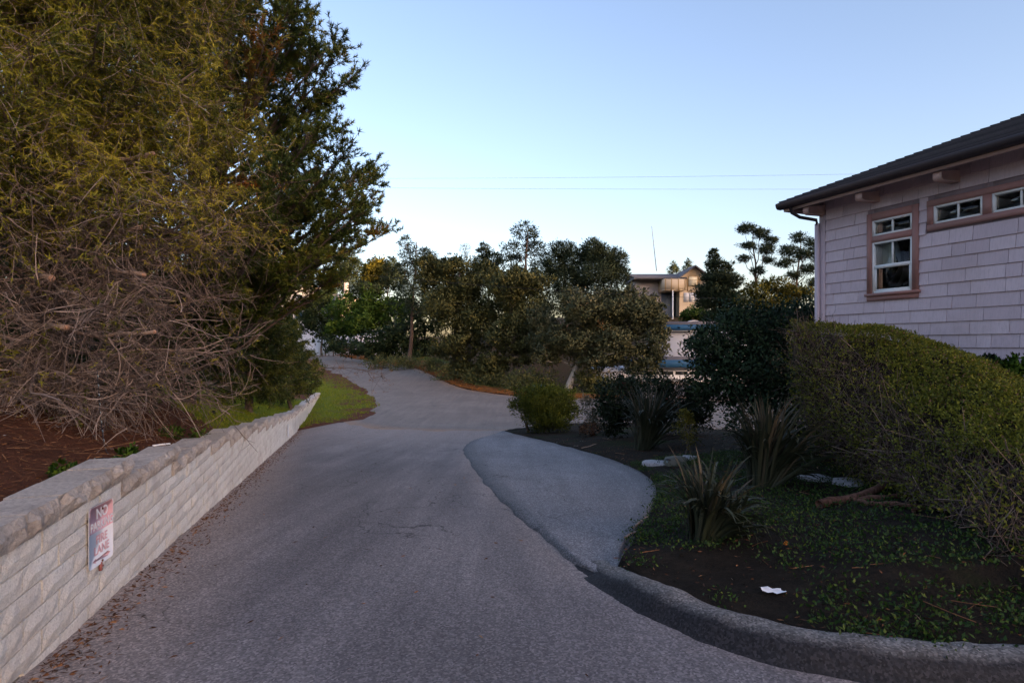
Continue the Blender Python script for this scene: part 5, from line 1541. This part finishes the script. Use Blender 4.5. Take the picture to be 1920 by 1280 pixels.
# ground cover, soil crumbs and twigs in the bed
rng = np.random.default_rng(101)
def in_bed(n):
    u = rng.random(n); v = rng.random(n) ** 1.2
    f = u * 149; i = f.astype(int).clip(0, 148); a = (f - i)[:, None]
    A = bedL[i] * (1 - a) + bedL[i + 1] * a; B = tgt[i] * (1 - a) + tgt[i + 1] * a
    p = A * (1 - v[:, None]) + B * v[:, None]
    return p[p[:, 1] < 20]
p = in_bed(44000)
f = fbm(p[:, 0] * 1.3 + 9, p[:, 1] * 1.3)
p = p[f > -0.33 + 0.45 * (rng.random(len(p)) - .5)]
p = p[(p[:, 1] < 13)]
ii = np.repeat(np.arange(len(p)), 4); n = len(ii)
xy = p[ii] + rng.normal(size=(n, 2)) * 0.06
c = np.concatenate([xy, (bed_z(xy[:, 0], xy[:, 1]) + rng.random(n) * 0.05)[:, None]], 1)
V, Q = leaves(c, rng.normal(size=(n, 3)) + np.array([0, 0, .6]), 0.034 * (.6 + .8 * rng.random(n)), 0.019)
g = Geo(); g.add(V, Q=Q, var=np.repeat(np.clip(rng.normal(.45, .22, n), 0, 1), 4))
tag(g.build('ground_cover', M['cover']), 'low green ground cover over the dark soil of the bed', 'ground cover', kind='stuff')
p = in_bed(9000); n = len(p)
c = np.concatenate([p, (bed_z(p[:, 0], p[:, 1]) + 0.004 + rng.random(n) * 0.012)[:, None]], 1)
d = rng.normal(size=(n, 3)) * np.array([1, 1, .15])
V, Q = leaves(c, d, 0.02 + 0.06 * rng.random(n) ** 2, 0.006 + 0.010 * rng.random(n))
g = Geo(); g.add(V, Q=Q, var=np.repeat(np.clip(rng.normal(.35, .25, n) , 0, 1), 4))
p = in_bed(420); n = len(p); c = np.concatenate([p, (bed_z(p[:, 0], p[:, 1]) + 0.012)[:, None]], 1)
d = norm(rng.normal(size=(n, 3)) * np.array([1, 1, .1])); PP = curve_paths(c, d, .08 + .25 * rng.random(n), rng.normal(size=(n, 3)) * .12 * np.array([1, 1, .2]), 4)
V, Q = tubes(PP, np.full((n, 4), 0.0035), 3); g.add(V, Q=Q, var=np.repeat(rng.random(n), 12))
tag(g.build('bed_litter', M['litter']), 'scattered dead leaves and twigs on the bed', 'litter', kind='stuff')


def slab(name, label, cat, px, py, Y, rx, ry, h, mat, seed, z=None, group=None, dome=False):
    r = np.random.default_rng(seed); c = at(px, py, Y)
    c[2] = float(bed_z(c[0], c[1])) if z is None else z
    n = 12; a = np.arange(n) * 2 * np.pi / n; rad = 1 + 0.13 * r.normal(size=n)
    g = Geo()
    lo = np.stack([rx * rad * np.cos(a), ry * rad * np.sin(a), np.full(n, -0.03)], 1)
    hi = np.stack([.97 * rx * rad * np.cos(a), .97 * ry * rad * np.sin(a), np.full(n, h * (0.55 if dome else .75))], 1)
    tp = np.stack([.86 * rx * rad * np.cos(a), .86 * ry * rad * np.sin(a), np.full(n, h) + .004 * r.normal(size=n)], 1)
    V = np.concatenate([lo, hi, tp, [[0, 0, h * (1.3 if dome else 1.02)]]])
    Q = [[k * n + i, k * n + (i + 1) % n, (k + 1) * n + (i + 1) % n, (k + 1) * n + i] for k in range(2) for i in range(n)]
    T = [[2 * n + i, 2 * n + (i + 1) % n, 3 * n] for i in range(n)]
    g.add(V, Q=Q, T=T); o = g.build(name, mat, None, loc=tuple(c), smooth=dome)
    o.rotation_euler = (0, 0, r.random() * 3); tag(o, label, cat, group); return o
slab('flagstone', 'pale stepping stone beside the small garden lamp', 'stepping stone', 1231, 856, 12.2, .30, .24, .05, M['stone'], 1, group='pale stepping stones')
slab('flagstone', 'pale stepping stone partly hidden right of the grey rock', 'stepping stone', 1290, 850, 12.6, .24, .2, .05, M['stone'], 2, group='pale stepping stones')
slab('flagstone', 'smallest pale stepping stone at the foot of the large flax clump', 'stepping stone', 1503, 886, 8.9, .13, .11, .04, M['stone'], 3, group='pale stepping stones')
slab('flagstone', 'middle of the three stepping stones right of the large flax clump', 'stepping stone', 1535, 897, 8.5, .25, .20, .05, M['stone'], 4, group='pale stepping stones')
slab('flagstone', 'nearest stepping stone just above the red-brown hedge stem', 'stepping stone', 1590, 914, 8.0, .25, .21, .05, M['stone'], 5, group='pale stepping stones')
slab('rock', 'low rounded grey rock behind the small garden lamp', 'rock', 1268, 858, 12.0, .24, .18, .15, M['rock'], 6, dome=True)
p = in_bed(3200); n = len(p); r_ = 0.006 + 0.022 * rng.random(n) ** 3
c = np.concatenate([p, (bed_z(p[:, 0], p[:, 1]) + r_ * .2)[:, None]], 1)
o8 = np.array([[1, 0, 0], [-1, 0, 0], [0, 1, 0], [0, -1, 0], [0, 0, .7], [0, 0, -.7]], float)
V = (c[:, None] + (o8[None] * (0.7 + .6 * rng.random((n, 6, 1)))) * r_[:, None, None]).reshape(-1, 3)
T = (np.arange(n)[:, None, None] * 6 + np.array([[0, 2, 4], [2, 1, 4], [1, 3, 4], [3, 0, 4]])[None]).reshape(-1, 3)
g = Geo(); g.add(V, T=T); cl = g.build('soil_clods', M['bed']); tag(cl, 'small dark clods and crumbs of soil on the bed', 'soil', kind='stuff')
# small path lamp
lp = gb(1253, 11.9)
lm = empty('garden_lamp', tuple(lp)); tag(lm, 'small dark path lamp with flat cap among the stepping stones', 'lamp')
g = Geo(); g.tube([(0, 0, -.05), (0, 0, .10)], .022, 8); g.build('stake', M['black'], lm)
g = Geo(); g.tube([(0, 0, .10), (0, 0, .16)], .04, 10); g.build('lens', M['bulb'], lm)
g = Geo(); g.tube([(0, 0, .16), (0, 0, .175), (0, 0, .19)], [.075, .07, .02], 12); g.build('cap', M['black'], lm)
# litter
g = Geo(); c = at(1448, 1132, 4.2); c[2] = float(bed_z(c[0], c[1])) + 0.012
nn = 6; a, b = np.meshgrid(np.linspace(-.075, .075, nn), np.linspace(-.045, .045, nn))
zz = 0.018 * np.abs(fbm(a * 40 + 3, b * 40)) + .003
msk = rng.normal(size=a.shape) * .006
I = np.arange(nn * nn).reshape(nn, nn); Q = np.stack([I[:-1, :-1], I[:-1, 1:], I[1:, 1:], I[1:, :-1]], -1).reshape(-1, 4)
g.add(np.stack([a + msk, b + msk * 1.2 - 0.25 * a, zz], -1).reshape(-1, 3), Q=Q)
tag(g.build('paper_scrap', M['paper'], None, loc=tuple(c)), 'crumpled white paper scrap on the bed near the kerb', 'litter')
g = Geo(); c = at(1468, 1020, 5.2); c[2] = float(bed_z(c[0], c[1])) + 0.012
V, Q = leaves(np.zeros((1, 3)), np.array([[1, .3, .15]]), .07, .05); g.add(V, Q=Q, var=.6)
tag(g.build('fallen_leaf', M['orange'], None, loc=tuple(c)), 'single orange fallen leaf on the bed', 'leaf')
# blue-green rosette under the oak
ag = bs(1010, 47.5); ag[2] += .1
ar = empty('agave', tuple(ag)); tag(ar, 'small blue-green agave rosette at the street edge beneath the oak', 'plant')
for i in range(14):
    a = i * 2.4; tl = 0.3 + 0.6 * (i / 14)
    V, Q = leaves(np.zeros((1, 3)), np.array([[math.cos(a) * math.sin(tl), math.sin(a) * math.sin(tl), math.cos(tl)]]), 1.0, .26)
    g = Geo(); g.add(V, Q=Q); g.build('leaf', M['agave'], ar)

# ------------------------------------------------------------------ bank: litter, grass, weeds, odds and ends
rng = np.random.default_rng(111)
def on_bank(n, y0, y1, d0, d1):
    y = y0 + (y1 - y0) * rng.random(n) ** 1.3; d = d0 + (d1 - d0) * rng.random(n)
    x = wall_x(y) - 0.32 - d / 0.955
    return np.stack([x, y, bank_z(x, y)], 1)
P = on_bank(24000, 2.5, 14, 0, 5.5); n = len(P)
V, Q = leaves(P + np.array([0, 0, .008]), rng.normal(size=(n, 3)) * np.array([1, 1, .25]), .03 + .09 * rng.random(n) ** 2, .004 + .012 * rng.random(n) ** 3)
g = Geo(); g.add(V, Q=Q, var=np.repeat(np.clip(rng.beta(2, 2.6, n) + .4 * (rng.random(n) < .01), 0, 1), 4))
P = on_bank(900, 2.8, 13, 0.55, 5); n = len(P)
d = norm(rng.normal(size=(n, 3)) * np.array([1, 1, .2])); PP = curve_paths(P + np.array([0, 0, .02]), d, .1 + .5 * rng.random(n) ** 2, rng.normal(size=(n, 3)) * .2 * np.array([1, 1, .3]), 5)
V, Q = tubes(PP, np.full((n, 5), 0.0045), 3); g.add(V, Q=Q, var=np.repeat(.3 + .6 * rng.random(n), 15))
tag(g.build('bank_litter', M['litter']), 'reddish brown needle litter and twigs on the soil bank', 'litter', kind='stuff')
def grass_on(P, hgt, name, label, m=5, w=0.012):
    ii = np.repeat(np.arange(len(P)), m); n = len(ii)
    c = P[ii] + rng.normal(size=(n, 3)) * np.array([.05, .05, 0])
    V, T = needles(c, rng.normal(size=(n, 3)) * .45 + np.array([0, 0, 1]), hgt * (.4 + .9 * rng.random(n)), w)
    g = Geo(); g.add(V, T=T, var=np.repeat(np.clip(rng.normal(.5, .2, n) + .35 * (rng.random(n) < .08), 0, 1), 3))
    tag(g.build(name, M['grass']), label, 'grass', kind='stuff')
P = on_bank(21000, 10.0, 34, 0, 5.5)
db = (wall_x(P[:, 1]) - P[:, 0]) * .955 - .3
gm = sm(0.0, 2.0, P[:, 1] - 10.3 - 1.75 * db + 0.6 * fbm(P[:, 0], P[:, 1])) * (0.35 + 0.65 * sm(-.45, .1, fbm(P[:, 0] * .8, P[:, 1] * .8)))
grass_on(P[rng.random(len(P)) < gm], .085, 'bank_grass', 'short bright grass on the bank behind the wall', 5, .016)
k = rng.integers(0, 60, 7000); v = rng.random(7000)[:, None]
xy = vgA[k] * (1 - v) + vgB[k] * v + rng.normal(size=(7000, 2)) * .3
gm = np.clip(0.25 + 0.75 * v[:, 0] + .4 * fbm(xy[:, 0] * .7, xy[:, 1] * .7), .05, 1)
inside = xy[:, 0] < np.interp(xy[:, 1], vgA[:, 1], vgA[:, 0]) - .25
xy = xy[(rng.random(7000) < gm) & inside]
grass_on(np.stack([xy[:, 0], xy[:, 1], land(xy[:, 0], xy[:, 1]) + .06], 1), .14, 'verge_grass', 'grass growing on the verge past the end of the wall', 5, .03)
# weeds
for px, py, Y, lab, r in ((237, 855, 6.3, 'bright weed on the soil behind the near part of the wall', .11), (375, 795, 9.2, 'dark leafy weed behind the wall near the white stick', .16), (120, 893, 5.0, 'flat green weed at the edge of the wall cap', .10), (322, 742, 9.0, 'small green weed below the lowest bare branches', .14)):
    c = at(px, py, Y); c[2] = float(bank_z(c[0], c[1]))
    shrub('weed', lab, c, [(c + (0, 0, r * .7), (r, r, r * .8))], (0.045, 0.026), M['weed'], 20, 16, int(px), r=.006, twigs=False)
c = at(300, 815, 7.8); c[2] = float(bank_z(c[0], c[1])) + .035
g = Geo(); g.tube([(-.10, 0, 0), (.0, .03, .012), (.11, .05, .02)], .013, 7); tag(g.build('white_stick', M['paper'], None, loc=tuple(c)), 'short white stick lying on the red soil bank', 'stick')
# string of small bulbs hanging from the branches
pts = [at(182, 690, 7.0), at(185, 740, 6.9), at(189, 790, 6.75), at(197, 830, 6.6)]
p_ = pts[-1]; pts[-1][2] = float(bank_z(p_[0], p_[1])) + .02
q = pts[-1].copy()
for dx, dy in ((.12, -.1), (.25, -.12), (.3, -.35), (.28, -.55)):
    e = q + np.array([dx, dy, 0]); e[2] = float(bank_z(e[0], e[1])) + .02; pts.append(e)
pts = smooth_line(np.array(pts), 60); s0 = pts[0].copy()
st = empty('bulb_string', tuple(s0)); tag(st, 'dark string with small pale bulbs hanging from the branches onto the soil', 'string lights')
g = Geo(); g.tube(pts - s0, .004, 5); g.build('wire', M['black'], st)
for i in range(3, 60, 4):
    g = Geo(); b = pts[i] - s0; g.tube([b, b + (.006, 0, -.012), b + (.01, 0, -.03)], [.005, .008, .003], 6); g.build('bulb', M['bulb'], st)
g = Geo(); c = at(167, 886, 5.3); c[2] = float(bank_z(c[0], c[1])) + .03
a = np.linspace(0, 5.2, 14); g.tube(np.stack([.07 * np.cos(a), .05 * np.sin(a), .02 * np.sin(a * 2)], 1), .006, 5)
tag(g.build('looped_rope', M['yellow'], None, loc=tuple(c)), 'small loop of yellow cord behind the wall cap', 'cord')
# gravel, leaves and twigs at the wall foot and on the paving
n = 2600; y = 2.2 + 24 * rng.random(n) ** 1.6; d = np.abs(rng.normal(size=n)) * .16 + .03
P = np.stack([wall_x(y) + d, y, drive_z(wall_x(y) + d, y) + .004], 1)
V, Q = leaves(P, rng.normal(size=(n, 3)) * np.array([1, 1, .2]), .02 + .05 * rng.random(n), .008 + .012 * rng.random(n))
g = Geo(); g.add(V, Q=Q, var=np.repeat(np.clip(rng.beta(2, 2.5, n), 0, .93), 4))
n = 110; y = 3 + 20 * rng.random(n) ** 1.4; x = wall_x(y) + .3 + 5 * rng.random(n)
P = np.stack([x, y, drive_z(x, y) + .006], 1)
V, Q = leaves(P, rng.normal(size=(n, 3)) * np.array([1, 1, .1]), .03 + .05 * rng.random(n), .012); g.add(V, Q=Q, var=np.repeat(np.clip(rng.random(n), 0, .93), 4))
tag(g.build('driveway_litter', M['litter']), 'small dead leaves along the foot of the wall', 'litter', kind='stuff')
k = rng.integers(0, 70, 9000); v = (rng.random(9000) ** 1.5 * .45)[:, None]
xy = fvA[k] * (1 - v) + fvB[k] * v + rng.normal(size=(9000, 2)) * .25
P = np.stack([xy[:, 0], xy[:, 1], land(xy[:, 0], xy[:, 1]) + .09], 1)
V, T = needles(P, rng.normal(size=(9000, 3)) + np.array([0, 0, .5]), .14, .05)
g = Geo(); g.add(V, T=T, var=np.repeat(rng.random(9000), 3))
tag(g.build('orange_litter', M['orange']), 'orange needle litter along the far edge of the street', 'litter', kind='stuff')
# bare twiggy branch reaching over the street behind the spruce
bb = at(600, 690, 23); tw = Geo(); V0 = np.array([at(600, 690, 23), at(650, 688, 22.6), at(690, 695, 22.4), at(715, 705, 22.3)]); pth = smooth_line(V0, 10)
tw.tube(pth - bb, np.linspace(.018, .006, 10), 5, var=.5)
ii = rng.integers(2, 10, 46); n = 46
PP = curve_paths(pth[ii] - bb, norm(rng.normal(size=(n, 3)) + np.array([.4, 0, -.3])), .25 + .5 * rng.random(n), rng.normal(size=(n, 3)) * .3, 5)
V, Q = tubes(PP, np.linspace(.008, .004, 5)[None] * np.ones((n, 1)), 3); tw.add(V, Q=Q, var=.4)
V, T = needles((PP[:, -1][:, None] + rng.normal(size=(n, 8, 3)) * .07).reshape(-1, 3), rng.normal(size=(n * 8, 3)), .09, .016)
tb = empty('overhanging_branch', tuple(bb)); tag(tb, 'dry drooping branch with orange-brown tips hanging above the street edge', 'branch')
tw.build('twigs', M['twig'], tb)
g = Geo(); g.add(V, T=T, var=np.repeat(rng.random(n * 8), 3)); g.build('dead_needles', M['orange'], tb)

for lab, a, b in (('pale thin stick lying along the edge of the apron', (1188, 985, 6.6), (1216, 952, 7.3)), ('short pale stick at the low corner of the apron', (1172, 1003, 6.1), (1192, 985, 6.4)), ('broken twig lying across the bed behind the apron', (1090, 834, 16.5), (1118, 826, 17.2))):
    p0 = at(*a); p1 = at(*b)
    for p in (p0, p1): p[2] = float(bed_z(p[0], p[1])) + .03
    g = Geo(); g.tube(wiggly(p0, p1, 6, .006, rng) - p0, np.linspace(.014, .009, 6), 6)
    tag(g.build('stick', M['limb'], None, loc=tuple(p0), smooth=True), lab, 'stick')
